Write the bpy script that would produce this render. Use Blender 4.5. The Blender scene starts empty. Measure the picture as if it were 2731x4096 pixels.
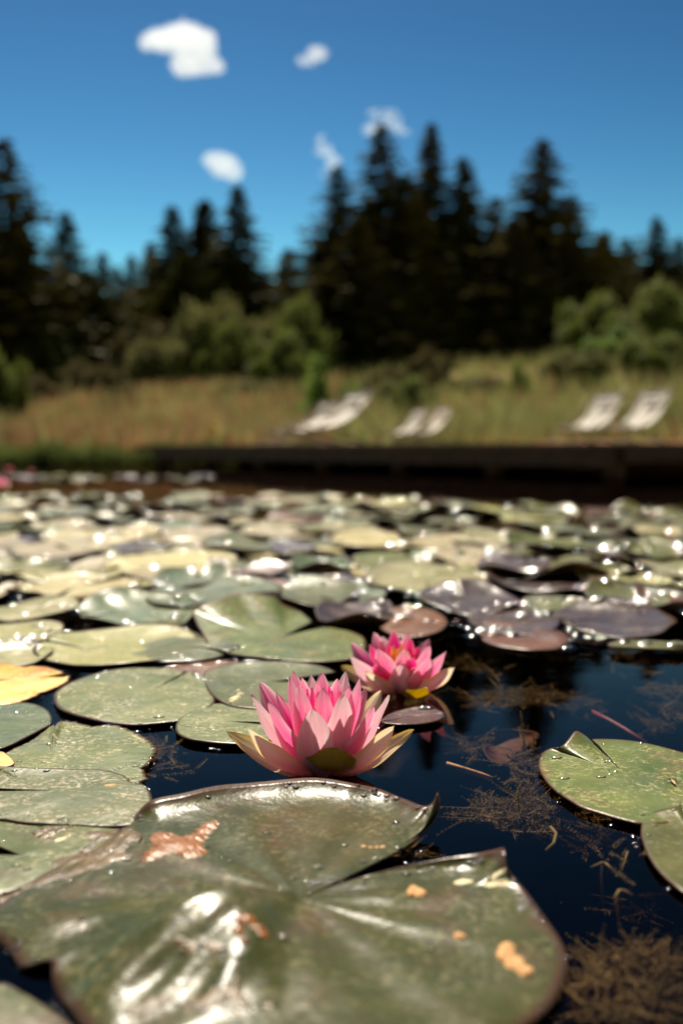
import bpy, math, random
import numpy as np
from mathutils import Vector, Matrix, Quaternion

R = math.radians
S = bpy.context.scene
COL = S.collection
rng = random.Random(7)
nrg = np.random.RandomState(11)

# ------------------------------------------------------------------ camera, light, exposure
CAM_H = 0.23
FPX = 35.0 / 24.0 * 2731.0
PITCH = math.atan((2048 - 1794) / FPX)
cd = bpy.data.cameras.new('camera')
cam = bpy.data.objects.new('camera', cd)
COL.objects.link(cam)
cam.location = (0, 0, CAM_H)
cam.rotation_euler = (R(90) - PITCH, 0, 0)
cd.sensor_fit = 'HORIZONTAL'
cd.sensor_width = 24.0
cd.lens = 35.0
cd.clip_start = 0.01
cd.clip_end = 8000
cd.dof.use_dof = True
cd.dof.focus_distance = 0.715
cd.dof.aperture_fstop = 3.9
cd.dof.aperture_blades = 0
S.camera = cam

SUN_AZ, SUN_EL = R(-12), R(57)
SUN_DIR = Vector((math.sin(SUN_AZ) * math.cos(SUN_EL), math.cos(SUN_AZ) * math.cos(SUN_EL), math.sin(SUN_EL)))
sd = bpy.data.lights.new('sun', 'SUN')
sd.energy = 5.0
sd.angle = R(0.53)
sd.color = (1.0, 0.90, 0.74)
sun = bpy.data.objects.new('sun', sd)
COL.objects.link(sun)
sun.rotation_euler = SUN_DIR.to_track_quat('Z', 'Y').to_euler()
sun.location = (0, 0, 30)

W = bpy.data.worlds.new('World')
S.world = W
W.use_nodes = True
wn = W.node_tree
wn.nodes.clear()
sky = wn.nodes.new('ShaderNodeTexSky')
sky.sky_type = 'NISHITA'
sky.sun_disc = False
sky.sun_elevation = SUN_EL
sky.sun_rotation = SUN_AZ
sky.air_density = 1.0
sky.dust_density = 0.25
sky.ozone_density = 1.3
pre = wn.nodes.new('ShaderNodeMixRGB')
pre.blend_type = 'MULTIPLY'
pre.inputs[0].default_value = 1.0
pre.inputs[2].default_value = (0.1, 0.1, 0.1, 1)
gam = wn.nodes.new('ShaderNodeGamma')
gam.inputs[1].default_value = 2.9
tint = wn.nodes.new('ShaderNodeMixRGB')
tint.blend_type = 'MULTIPLY'
tint.inputs[0].default_value = 1.0
tint.inputs[2].default_value = (15.4, 16.6, 8.9, 1)
bg = wn.nodes.new('ShaderNodeBackground')
bg.inputs[1].default_value = 0.1
wo = wn.nodes.new('ShaderNodeOutputWorld')
wn.links.new(sky.outputs[0], pre.inputs[1])
wn.links.new(pre.outputs[0], gam.inputs[0])
wn.links.new(gam.outputs[0], tint.inputs[1])
wn.links.new(tint.outputs[0], bg.inputs[0])
wn.links.new(bg.outputs[0], wo.inputs[0])

S.view_settings.view_transform = 'Standard'
S.view_settings.look = 'None'
S.view_settings.gamma = 1.0
S.view_settings.use_curve_mapping = False
S.view_settings.exposure = 0.74
S.render.engine = 'CYCLES'
S.cycles.use_denoising = True
S.cycles.max_bounces = 8
S.cycles.diffuse_bounces = 3
S.cycles.glossy_bounces = 4
S.cycles.transmission_bounces = 6
S.cycles.transparent_max_bounces = 16
S.cycles.volume_bounces = 6
S.cycles.caustics_reflective = False
S.cycles.caustics_refractive = False
S.cycles.sample_clamp_indirect = 8.0

# ------------------------------------------------------------------ helpers
CP, SP = math.cos(PITCH), math.sin(PITCH)


def ray(u, v):
    a = (u - 1365.5) / FPX
    b = -(v - 2048.0) / FPX
    return Vector((a, CP + b * SP, -SP + b * CP))


def P(u, v, z=0.0):
    d = ray(u, v)
    s = (z - CAM_H) / d.z
    return Vector((d.x * s, d.y * s, z))


def PD(u, v, D):
    d = ray(u, v)
    s = D / d.y
    return Vector((d.x * s, D, CAM_H + d.z * s))


def c1(x, y): return (.8712 * x, 1900 + .8712 * y)
def c2(x, y): return (1366 + .8706 * x, 1900 + .8706 * y)
def c3(x, y): return (.8712 * x, 2900 + .8712 * y)
def c4(x, y): return (1366 + .8706 * x, 2900 + .8706 * y)
def c7(x, y): return (850 + .6378 * x, 2450 + .6378 * y)
def d1(x, y): return (1.7417 * x, 1.7415 * y)


def mesh_obj(name, verts, faces, mats, parent=None, smooth=True, midx=None, uvs=None, **props):
    me = bpy.data.meshes.new(name)
    me.from_pydata([tuple(v) for v in verts], [], faces)
    for m in (mats if isinstance(mats, (list, tuple)) else [mats]):
        me.materials.append(m)
    if midx is not None:
        me.polygons.foreach_set('material_index', midx)
    if smooth:
        me.polygons.foreach_set('use_smooth', [True] * len(me.polygons))
    if uvs is not None:
        uvl = me.uv_layers.new(name='UVMap')
        li = np.zeros(len(me.loops), dtype=np.int32)
        me.loops.foreach_get('vertex_index', li)
        uvl.data.foreach_set('uv', np.asarray(uvs, dtype=np.float32)[li].ravel())
    me.update()
    o = bpy.data.objects.new(name, me)
    COL.objects.link(o)
    if parent:
        o.parent = parent
    for k, v in props.items():
        o[k] = v
    return o


def np_mesh(name, V, T, mat, parent=None, smooth=False, **props):
    """fast triangle mesh from numpy arrays"""
    me = bpy.data.meshes.new(name)
    n = len(T)
    me.vertices.add(len(V))
    me.vertices.foreach_set('co', np.asarray(V, dtype=np.float32).ravel())
    me.loops.add(n * 3)
    me.loops.foreach_set('vertex_index', np.asarray(T, dtype=np.int32).ravel())
    me.polygons.add(n)
    me.polygons.foreach_set('loop_start', np.arange(0, n * 3, 3, dtype=np.int32))
    me.polygons.foreach_set('loop_total', np.full(n, 3, dtype=np.int32))
    me.polygons.foreach_set('use_smooth', [smooth] * n)
    me.materials.append(mat)
    me.update(calc_edges=True)
    me.validate()
    o = bpy.data.objects.new(name, me)
    COL.objects.link(o)
    if parent:
        o.parent = parent
    for k, v in props.items():
        o[k] = v
    return o


def empty(name, loc, label, cat, group=None, rz=0):
    o = bpy.data.objects.new(name, None)
    o.empty_display_size = 0.05
    COL.objects.link(o)
    o.location = loc
    o.rotation_euler = (0, 0, rz)
    o['label'] = label
    o['category'] = cat
    if group:
        o['group'] = group
    return o


def kids(o):
    return [c for c in o.children]


def copy_tree(o, parent=None):
    c = o.copy()
    COL.objects.link(c)
    if parent:
        c.parent = parent
    for ch in kids(o):
        copy_tree(ch, c)
    return c


def tag(o, label=None, cat=None, group=None, kind=None):
    if label: o['label'] = label
    if cat: o['category'] = cat
    if group: o['group'] = group
    if kind: o['kind'] = kind
    return o


class MB:
    def __init__(s):
        s.v, s.f = [], []

    def box(s, c, size, M=None):
        b = len(s.v)
        for dz in (-1, 1):
            for dy in (-1, 1):
                for dx in (-1, 1):
                    p = Vector((dx * size[0] / 2, dy * size[1] / 2, dz * size[2] / 2))
                    if M: p = M @ p
                    s.v.append(p + Vector(c))
        for f in ((0, 2, 3, 1), (4, 5, 7, 6), (0, 1, 5, 4), (2, 6, 7, 3), (0, 4, 6, 2), (1, 3, 7, 5)):
            s.f.append(tuple(b + i for i in f))
        return s

    def tube(s, pts, rad, n=6):
        b = len(s.v)
        pts = [Vector(p) for p in pts]
        if not isinstance(rad, (list, tuple)): rad = [rad] * len(pts)
        for i, p in enumerate(pts):
            t = (pts[min(i + 1, len(pts) - 1)] - pts[max(i - 1, 0)]).normalized()
            a = t.orthogonal().normalized() if i == 0 else (a - t * a.dot(t)).normalized()
            c = t.cross(a)
            for k in range(n):
                an = 2 * math.pi * k / n
                s.v.append(p + (a * math.cos(an) + c * math.sin(an)) * rad[i])
        for i in range(len(pts) - 1):
            for k in range(n):
                k2 = (k + 1) % n
                s.f.append((b + i * n + k, b + i * n + k2, b + (i + 1) * n + k2, b + (i + 1) * n + k))
        s.f.append(tuple(b + k for k in reversed(range(n))))
        s.f.append(tuple(b + (len(pts) - 1) * n + k for k in range(n)))
        return s

    def build(s, name, mat, parent=None, smooth=False, **props):
        return mesh_obj(name, s.v, s.f, mat, parent, smooth, **props)


def sines(seed, n=5, base=1.0):
    r = random.Random(seed)
    return [(r.uniform(-1, 1) * base * (1.6 ** i), r.uniform(-1, 1) * base * (1.6 ** i), r.uniform(0, 6.28), 1 / (1.35 ** i)) for i in range(n)]


def snoise(K, x, y):
    return sum(a * math.sin(kx * x + ky * y + p) for kx, ky, p, a in K) / sum(k[3] for k in K)


def smooth(a, b, x):
    t = min(1, max(0, (x - a) / (b - a)))
    return t * t * (3 - 2 * t)


# ------------------------------------------------------------------ materials
class NB:
    def __init__(s, name):
        s.m = bpy.data.materials.new(name)
        s.m.use_nodes = True
        s.t = s.m.node_tree
        s.t.nodes.clear()
        s.out = s.t.nodes.new('ShaderNodeOutputMaterial')

    def n(s, typ, ins=None, **kw):
        nd = s.t.nodes.new('ShaderNode' + typ)
        for k, v in kw.items():
            setattr(nd, k, v)
        for k, v in (ins or {}).items():
            s.set(nd, k, v)
        return nd

    def set(s, nd, k, v):
        if isinstance(v, bpy.types.NodeSocket):
            s.t.links.new(v, nd.inputs[k])
        elif isinstance(v, (tuple, list)) and nd.inputs[k].type == 'RGBA' and len(v) == 3:
            nd.inputs[k].default_value = (*v, 1)
        else:
            nd.inputs[k].default_value = v

    def noise(s, scale, detail=3, rough=.55, vec=None, dist=0.0):
        nd = s.n('TexNoise', {'Scale': scale, 'Detail': detail, 'Roughness': rough, 'Distortion': dist})
        if vec is not None: s.t.links.new(vec, nd.inputs['Vector'])
        return nd.outputs['Fac']

    def ramp(s, fac, a, b, c0=(0, 0, 0), c1=(1, 1, 1)):
        nd = s.n('ValToRGB', {'Fac': fac})
        e = nd.color_ramp.elements
        e[0].position, e[1].position = a, b
        e[0].color, e[1].color = (*c0, 1), (*c1, 1)
        return nd.outputs[0]

    def mix(s, fac, a, b, blend='MIX'):
        nd = s.n('MixRGB', {0: fac, 1: a, 2: b}, blend_type=blend)
        return nd.outputs[0]

    def math(s, op, a, b=0.0, clamp=False):
        nd = s.n('Math', {0: a, 1: b}, operation=op, use_clamp=clamp)
        return nd.outputs[0]

    def bump(s, h, strength=.3, dist=.001, normal=None):
        d = {'Height': h, 'Strength': strength, 'Distance': dist}
        if normal is not None: d['Normal'] = normal
        return s.n('Bump', d).outputs[0]

    def princ(s, color, rough=.5, spec=.5, normal=None, **kw):
        d = {'Base Color': color, 'Roughness': rough, 'Specular IOR Level': spec}
        if normal is not None: d['Normal'] = normal
        d.update(kw)
        return s.n('BsdfPrincipled', d).outputs[0]

    def surf(s, sh):
        s.t.links.new(sh, s.out.inputs['Surface'])
        return s.m


def simple(name, color, rough=.7, spec=.4, var=.25, scale=8.0, bump=.2, bdist=.002, obj=True, transl=0.0):
    b = NB(name)
    tc = b.n('TexCoord').outputs['Object']
    n1 = b.noise(scale, 5, .6, tc)
    dark = tuple(c * (1 - var) for c in color)
    lite = tuple(min(1, c * (1 + var)) for c in color)
    col = b.ramp(n1, .3, .7, dark, lite)
    nm = b.bump(b.noise(scale * 4, 4, .6, tc), bump, bdist)
    sh = b.princ(col, rough, spec, nm)
    if transl > 0:
        tl = b.n('BsdfTranslucent', {'Color': col}).outputs[0]
        sh = b.n('MixShader', {0: transl, 1: sh, 2: tl}).outputs[0]
    return b.surf(sh)


def pad_material(name, c_dark, c_light, speck, rough=.38, spec=.5, speck_amt=.5, vein=.35, blotch=None, rim=(.10, .05, .02), water_film=.3):
    """waxy lily leaf: mottled, pale specks, radial veins, brown rim; UV = (turn round the leaf, distance from stalk)"""
    b = NB(name)
    tcn = b.n('TexCoord')
    oc, uv = tcn.outputs['Object'], tcn.outputs['UV']
    oi = b.n('ObjectInfo').outputs['Random']
    ofs = b.n('VectorMath', {0: oc, 1: b.n('CombineXYZ', {0: b.math('MULTIPLY', oi, 37.0), 1: b.math('MULTIPLY', oi, 11.0), 2: 0.0}).outputs[0]}, operation='ADD').outputs[0]
    sx = b.n('SeparateXYZ', {0: uv})
    u, v = sx.outputs[0], sx.outputs[1]
    big = b.noise(14, 4, .6, ofs)
    col = b.mix(b.ramp(big, .33, .68), c_dark, c_light)
    # blotches of other pigment
    if blotch:
        bl = b.ramp(b.noise(22, 5, .65, ofs, .6), .52, .66)
        col = b.mix(bl, col, blotch)
    # fine crumbly pale specks
    sp = b.ramp(b.noise(230, 5, .75, ofs), .50, .60)
    spm = b.ramp(b.noise(34, 5, .65, ofs, .4), .42, .60)
    f = b.math('MULTIPLY', b.math('MULTIPLY', sp, spm), speck_amt)
    col = b.mix(f, col, speck)
    dk = b.ramp(b.noise(340, 3, .6, ofs), .66, .75)
    col = b.mix(b.math('MULTIPLY', dk, .45), col, (.05, .045, .02))
    # veins: forked radial ribs
    cu = b.n('CombineXYZ', {0: b.math('MULTIPLY', u, 22.0), 1: b.math('MULTIPLY', v, .6), 2: oi}).outputs[0]
    wob = b.math('MULTIPLY', b.noise(2.2, 3, .5, cu), 1.6)
    s1 = b.math('ABSOLUTE', b.math('SINE', b.math('ADD', b.math('MULTIPLY', u, 69.1), wob)))
    vline = b.math('SUBTRACT', 1.0, b.math('MULTIPLY', s1, 4.5), clamp=True)
    vf = b.math('MULTIPLY', vline, b.math('MULTIPLY', b.math('SUBTRACT', 1.0, v, clamp=True), vein))
    col = b.mix(vf, col, tuple(min(1, c * 1.35 + .01) for c in c_light))
    # rim
    rm = b.ramp(v, .955, .985)
    col = b.mix(rm, col, rim)
    hsv = b.n('HueSaturation', {'Hue': b.math('ADD', b.math('MULTIPLY', oi, .024), .488), 'Saturation': b.math('ADD', b.math('MULTIPLY', oi, .3), .85),
                                'Value': b.math('ADD', b.math('MULTIPLY', oi, .35), .82), 'Color': col}).outputs[0]
    h1 = b.bump(b.math('ADD', b.math('MULTIPLY', s1, .22), b.math('MULTIPLY', b.noise(60, 4, .6, ofs), 2.4)), .45, .0009)
    h2 = b.bump(b.noise(420, 3, .6, ofs), .3, .0003, h1)
    rr = b.math('ADD', b.math('MULTIPLY', b.noise(45, 4, .6, ofs), .26), rough - .11)
    pr = b.princ(hsv, rr, spec, h2, **{'Coat Weight': b.math('MULTIPLY', b.ramp(b.noise(16, 3, .5, ofs), .5, .62), water_film), 'Coat Roughness': .2})
    tl = b.n('BsdfTranslucent', {'Color': b.mix(.5, hsv, (.30, .36, .05)), 'Normal': h1}).outputs[0]
    return b.surf(b.n('MixShader', {0: .14, 1: pr, 2: tl}).outputs[0])


M = {}
M['olive'] = pad_material('pad_olive', (.070, .095, .022), (.15, .165, .045), (.46, .40, .20), .34, .45, .75, .18, (.14, .10, .04))
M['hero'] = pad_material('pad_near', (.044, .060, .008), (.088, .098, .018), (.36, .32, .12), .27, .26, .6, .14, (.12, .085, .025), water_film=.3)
M['pale'] = pad_material('pad_pale_sheen', (.25, .26, .075), (.40, .36, .15), (.70, .56, .34), .34, .5, .9, .2)  # paleness includes the grazing sun and sky sheen, put into the base colour
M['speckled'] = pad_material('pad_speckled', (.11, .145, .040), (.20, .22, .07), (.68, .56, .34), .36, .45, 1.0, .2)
M['cream'] = pad_material('pad_cream_sheen', (.40, .34, .15), (.58, .48, .27), (.74, .60, .38), .32, .55, .9, .15)  # creamy sun sheen of the mid and far pads painted into the base
M['blue'] = pad_material('pad_bluegreen', (.085, .13, .050), (.16, .20, .085), (.5, .46, .28), .32, .55, .6, .2)
M['bronze'] = pad_material('pad_bronze', (.040, .018, .016), (.085, .050, .038), (.3, .22, .15), .28, .8, .3, .5, water_film=.5)
M['red'] = pad_material('pad_redbrown', (.10, .03, .012), (.19, .065, .025), (.3, .2, .1), .35, .6, .3, .4)
M['moss'] = pad_material('pad_moss', (.070, .078, .004), (.17, .165, .012), (.4, .38, .12), .34, .45, .4, .3)
M['yellow'] = pad_material('pad_yellow', (.62, .27, .035), (.82, .55, .20), (.85, .65, .35), .42, .5, .8, .5, (.55, .17, .02), rim=(.16, .03, .01))
M['under'] = simple('pad_underside', (.11, .045, .022), .45, .5, .4, 30, .3, .0006)


def petal_material(name, base, mid, tip, edge, transl=.38, outer=None):
    b = NB(name)
    uv = b.n('TexCoord').outputs['UV']
    oi = b.n('ObjectInfo').outputs['Random']
    sx = b.n('SeparateXYZ', {0: uv})
    u, v = sx.outputs[0], sx.outputs[1]
    str_v = b.n('CombineXYZ', {0: b.math('MULTIPLY', u, 26.0), 1: b.math('MULTIPLY', v, 2.2), 2: b.math('MULTIPLY', oi, 30.0)}).outputs[0]
    st = b.noise(1.0, 5, .65, str_v)
    fleck = b.noise(9.0, 4, .7, b.n('CombineXYZ', {0: b.math('MULTIPLY', u, 6.0), 1: b.math('MULTIPLY', v, 3.0), 2: b.math('MULTIPLY', oi, 19.0)}).outputs[0])
    vj = b.math('ADD', v, b.math('MULTIPLY', b.math('SUBTRACT', st, .5), .8))
    r = b.n('ValToRGB', {'Fac': vj})
    e = r.color_ramp.elements
    e[0].position, e[0].color = .12, (*base, 1)
    e[1].position, e[1].color = .98, (*tip, 1)
    m = e.new(.55); m.color = (*mid, 1)
    col = r.outputs[0]
    col = b.mix(b.math('MULTIPLY', b.ramp(fleck, .5, .62), .28), col, base)
    ed = b.math('ABSOLUTE', b.math('SUBTRACT', b.math('MULTIPLY', u, 2.0), 1.0))
    col = b.mix(b.math('MULTIPLY', b.math('MULTIPLY', b.ramp(ed, .45, 1.0), b.ramp(v, .1, .5)), .75), col, edge)
    if outer:
        geo = b.n('NewGeometry').outputs['Backfacing']
        oc = b.mix(b.ramp(st, .35, .7), outer[0], outer[1])
        col = b.mix(b.math('MULTIPLY', geo, outer[2] if len(outer) > 2 else 1.0), col, oc)
    nm = b.bump(st, .5, .0006)
    pr = b.princ(col, .42, .35, nm)
    tl = b.n('BsdfTranslucent', {'Color': b.n('HueSaturation', {'Hue': .5, 'Saturation': 1.25, 'Value': 1.08, 'Color': col}).outputs[0], 'Normal': nm}).outputs[0]
    return b.surf(b.n('MixShader', {0: transl, 1: pr, 2: tl}).outputs[0])


M['pink'] = petal_material('petal_pink', (.80, .02, .24), (.88, .12, .38), (.94, .50, .62), (.97, .80, .80), .44, ((.90, .36, .54), (.96, .68, .74), .45))
M['pink_pale'] = petal_material('petal_pale_pink', (.84, .08, .34), (.92, .36, .54), (.96, .76, .78), (.97, .88, .84), .40, ((.93, .58, .66), (.97, .86, .84), .62))
M['pink_deep'] = petal_material('petal_deep_pink', (.74, .006, .14), (.84, .03, .25), (.92, .24, .45), (.95, .50, .60), .48)
M['cream_petal'] = petal_material('petal_cream', (.92, .55, .52), (.93, .80, .68), (.95, .88, .66), (.88, .70, .30), .48)
M['sepal'] = petal_material('sepal_cream_inside', (.90, .62, .52), (.90, .78, .58), (.84, .66, .30), (.55, .36, .08), .30, outer=((.40, .25, .045), (.58, .38, .09)))
M['stamen'] = simple('stamen_yellow', (.95, .42, .05), .5, .3, .2, 300, .1, .0002, transl=.3)
M['stamen_red'] = simple('stamen_coral', (.85, .16, .07), .5, .3, .2, 300, .1, .0002, transl=.3)

# water
b = NB('pond_water')
tc = b.n('TexCoord').outputs['Object']
wv = b.math('ADD', b.math('MULTIPLY', b.noise(7, 3, .5, tc), 1.0), b.math('MULTIPLY', b.noise(1.3, 2, .5, tc), 3.0))
nm = b.bump(wv, .12, .004)
fr = b.n('Fresnel', {'IOR': 1.333, 'Normal': nm}).outputs[0]
gl = b.n('BsdfGlossy', {'Color': (.53, .39, .38, 1), 'Roughness': .02, 'Normal': nm}).outputs[0]
tr = b.n('BsdfTransparent', {'Color': (.97, .97, .97, 1)}).outputs[0]
b.surf(b.n('MixShader', {0: fr, 1: tr, 2: gl}).outputs[0])
va = b.n('VolumeAbsorption', {'Color': (.52, .38, .20, 1), 'Density': 7.0}).outputs[0]
b.t.links.new(va, b.out.inputs['Volume'])
M['water'] = b.m
# droplets
b = NB('water_drop')
fr = b.n('Fresnel', {'IOR': 1.55}).outputs[0]
gl = b.n('BsdfGlossy', {'Color': (1, 1, 1, 1), 'Roughness': .06}).outputs[0]
tr = b.n('BsdfTransparent', {'Color': (.99, .99, .98, 1)}).outputs[0]
M['drop'] = b.surf(b.n('MixShader', {0: fr, 1: tr, 2: gl}).outputs[0])

M['wood'] = simple('weathered_deck_wood', (.17, .06, .035), .75, .3, .35, 6, .4, .004)
M['wood_grey'] = simple('grey_deck_board', (.16, .11, .085), .8, .3, .3, 6, .4, .004)
M['frame'] = simple('chair_wood', (.16, .09, .055), .6, .4, .2, 12, .2, .002)
M['canvas'] = simple('white_canvas', (.92, .88, .80), .85, .2, .04, 40, .3, .001, transl=.35)
M['band'] = simple('grey_headrest', (.16, .14, .14), .85, .2, .1, 40, .3, .001)
M['needles'] = simple('spruce_needles', (.115, .10, .032), .7, .25, .5, 1.2, 0, .01, transl=.3)
M['needles2'] = simple('spruce_needles_lit_tone', (.11, .115, .028), .7, .25, .45, 1.2, 0, .01, transl=.25)  # greener copy of the needles, sunlit tone put into the colour
M['bark'] = simple('bark', (.07, .05, .035), .9, .2, .35, 5, .5, .02)
M['leaf_dark'] = simple('leaf_dull', (.16, .16, .055), .65, .3, .5, 2.5, 0, .01, transl=.35)
M['leaf_mid'] = simple('leaf_mid', (.135, .16, .036), .65, .3, .5, 2.5, 0, .01, transl=.4)
M['leaf_bright'] = simple('leaf_bright', (.19, .27, .06), .6, .3, .35, 1.5, 0, .01, transl=.4)
M['leaf_olive'] = simple('leaf_olive_brown', (.13, .105, .045), .7, .3, .4, 1.5, 0, .01, transl=.35)
M['grass'] = simple('meadow_grass', (.31, .31, .12), .7, .25, .45, .5, 0, .01, transl=.35)
M['russet'] = simple('russet_seed_grass', (.36, .22, .11), .75, .2, .35, .5, 0, .01, transl=.35)
M['reed'] = simple('reed_green', (.17, .20, .055), .6, .35, .4, 1.5, 0, .01, transl=.35)
M['iris'] = simple('iris_yellow', (.80, .55, .04), .6, .3, .2, 3, 0, .01, transl=.3)
M['weed'] = simple('water_weed', (.25, .175, .08), .85, .05, .5, 25, 0, .01, transl=.3)
M['redstem'] = simple('red_stem', (.22, .02, .04), .5, .4, .3, 25, .2, .001)
M['algae'] = simple('brown_algae', (.11, .065, .016), .34, .45, .4, 90, .6, .0012)
M['jelly'] = simple('orange_brown_jelly', (.26, .095, .022), .28, .4, .25, 120, .5, .001)
M['debris'] = simple('tan_leaf_bits', (.60, .33, .15), .8, .2, .35, 150, .5, .001)
M['white_bit'] = simple('cream_bits', (.80, .68, .42), .7, .3, .2, 150, .5, .001)
M['insect'] = simple('insect_brown', (.12, .07, .03), .4, .5, .3, 500, .2, .0002)
_b = NB('cloud_white')
_b.t.links.new(_b.n('VolumeScatter', {'Color': (1, 1, 1, 1), 'Density': .032, 'Anisotropy': .55}).outputs[0], _b.out.inputs['Volume'])
M['cloud'] = _b.m

# terrain material: mud under water, soil and meadow above, terracotta earth near the deck
b = NB('meadow_ground')
tc = b.n('TexCoord').outputs['Object']
sx = b.n('SeparateXYZ', {0: tc})
n1 = b.noise(.35, 5, .6, tc)
col = b.ramp(n1, .35, .65, (.19, .19, .07), (.28, .18, .09))
above = b.ramp(sx.outputs[2], 0.0, .08)
above = b.n('MapRange', {'Value': sx.outputs[2], 'From Min': -.03, 'From Max': .05}).outputs[0]
col = b.mix(above, (.035, .025, .014), col)
M['ground'] = b.surf(b.princ(col, .95, .1, b.bump(b.noise(3, 5, .6, tc), .5, .03)))
M['earth'] = simple('terracotta_earth', (.36, .15, .085), .9, .1, .25, 3, .5, .01)

# ------------------------------------------------------------------ setting: ground, water
def hill_top(a):
    xs = [-.6, -.34, -.2, 0, .2, .34, .6]
    hs = [2.0, 2.2, 2.8, 3.5, 4.2, 5.6, 6.5]
    return float(np.interp(a, xs, hs))


GK = sines(5, 5, .35)


def ground_z(x, y):
    e = math.sqrt(((x + .5) / 13.0) ** 2 + ((y - 7.0) / 10.5) ** 2)
    z = -.62 + .72 * smooth(.90, 1.01, e)
    if y > 18:
        z += smooth(18.5, 46, y) * (hill_top(x / max(y, 1)) - .1) + smooth(46, 130, y) * 2.0
        z += .12 * snoise(GK, x, y) * smooth(19, 24, y)
    elif e > 1.05:
        z += .12 * snoise(GK, x, y) * min(1, (e - 1.05) * 4) + .05
    return z


def axis(lo, hi, fine, far):
    a = list(np.arange(lo, hi, fine))
    s, p = fine * 1.3, hi
    while p < far:
        a.append(p); p += s; s *= 1.25
    a.append(far)
    s, p = fine * 1.3, lo - fine
    low = []
    while p > -far * .7:
        low.append(p); p -= s; s *= 1.25
    return low[::-1] + a


gx, gy = axis(-26, 30, .7, 1500), axis(-6, 60, .7, 2200)
V = [(x, y, ground_z(x, y)) for y in gy for x in gx]
nx = len(gx)
F = [(j * nx + i, j * nx + i + 1, (j + 1) * nx + i + 1, (j + 1) * nx + i) for j in range(len(gy) - 1) for i in range(nx - 1)]
mesh_obj('ground', V, F, M['ground'], kind='structure')

# water body: closed basin-filling solid with a flat top
n = 96
V, F = [], []
for z in (0.0, -.75):
    for k in range(n):
        a = 2 * math.pi * k / n
        V.append((-.5 + 13.3 * math.cos(a), 7 + 10.75 * math.sin(a), z))
F.append(tuple(range(n)))
F.append(tuple(range(2 * n - 1, n - 1, -1)))
for k in range(n):
    k2 = (k + 1) % n
    F.append((k, n + k, n + k2, k2))
mesh_obj('pond_water', V, F, M['water'], smooth=False, kind='structure')

# ------------------------------------------------------------------ clouds (far above, real size at 1500 m)
def ico_unit():
    import bmesh
    bm = bmesh.new()
    bmesh.ops.create_icosphere(bm, subdivisions=1, radius=1)
    bm.verts.ensure_lookup_table()
    v = np.array([x.co[:] for x in bm.verts])
    f = np.array([[l.index for l in q.verts] for q in bm.faces])
    bm.free()
    return v, f


ICO_V, ICO_F = ico_unit()


def puffs(centres, radii):
    nV = len(ICO_V)
    V = (ICO_V[None] * np.asarray(radii)[:, None, None] + np.asarray(centres)[:, None, :]).reshape(-1, 3)
    T = (ICO_F[None] + (np.arange(len(radii)) * nV)[:, None, None]).reshape(-1, 3)
    return V, T


def cloud(name, label, lobes, D, dens, pr):
    """lobes: (display x, y, half-width, half-height, weight) gathered from many small puffs"""
    Cc, Rr = [], []
    for (x, y, hw, hh, w) in lobes:
        k = D / 2287.0
        c = PD(*d1(x, y), D)
        for _ in range(int(dens * w)):
            g = nrg.normal(size=3)
            g = g / np.linalg.norm(g) * nrg.uniform(0, 1) ** (.42)
            out_ = nrg.uniform() < .22
            if out_: g = g * nrg.uniform(1.0, 1.45)
            Cc.append((c.x + g[0] * hw * k, c.y + g[1] * (hw + hh) * .25 * k, c.z + g[2] * hh * k))
            Rr.append(pr * k * nrg.uniform(.5, 1.2) * (.6 if out_ else 1.0))
    V, T = puffs(Cc, Rr)
    org = V.mean(axis=0)
    o = np_mesh(name, V - org, T, M['cloud'], smooth=True)
    o.location = org
    rm = o.modifiers.new('merge', 'REMESH')
    rm.mode = 'VOXEL'
    rm.voxel_size = pr * D / 2287.0 * .45
    return tag(o, label, 'cloud', 'small fair weather clouds')


cloud('cloud', 'largest white cloud, two humped, high over the left trees',
      [(375, 92, 48, 24, 1.0), (425, 88, 48, 34, 1.2), (468, 105, 28, 38, .8), (432, 142, 38, 34, .9), (478, 148, 32, 18, .5), (338, 98, 18, 14, .2), (415, 66, 34, 12, .3), (500, 155, 14, 9, .12)], 1500, 700, 7)
cloud('cloud', 'small roundish white cloud alone near the top middle of the sky', [(728, 122, 24, 18, .8), (705, 138, 22, 14, .25)], 1500, 260, 5)
cloud('cloud', 'squarish compact white cloud low above the three left spruces', [(512, 380, 34, 26, 1.0), (490, 368, 22, 20, .6), (535, 395, 22, 18, .5)], 1500, 600, 6)
cloud('cloud', 'thin ragged cloud wisp left of the tallest spruces', [(765, 372, 20, 18, .55), (745, 345, 24, 16, .35), (735, 320, 9, 16, .12), (752, 398, 18, 18, .14)], 1500, 260, 4.2)
cloud('cloud', 'faint broken cloud just above the tallest spruce tips', [(880, 285, 45, 22, .65), (855, 300, 26, 14, .25), (900, 262, 28, 12, .25), (925, 300, 18, 8, .12), (860, 258, 16, 9, .12)], 1500, 260, 4.2)

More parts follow.
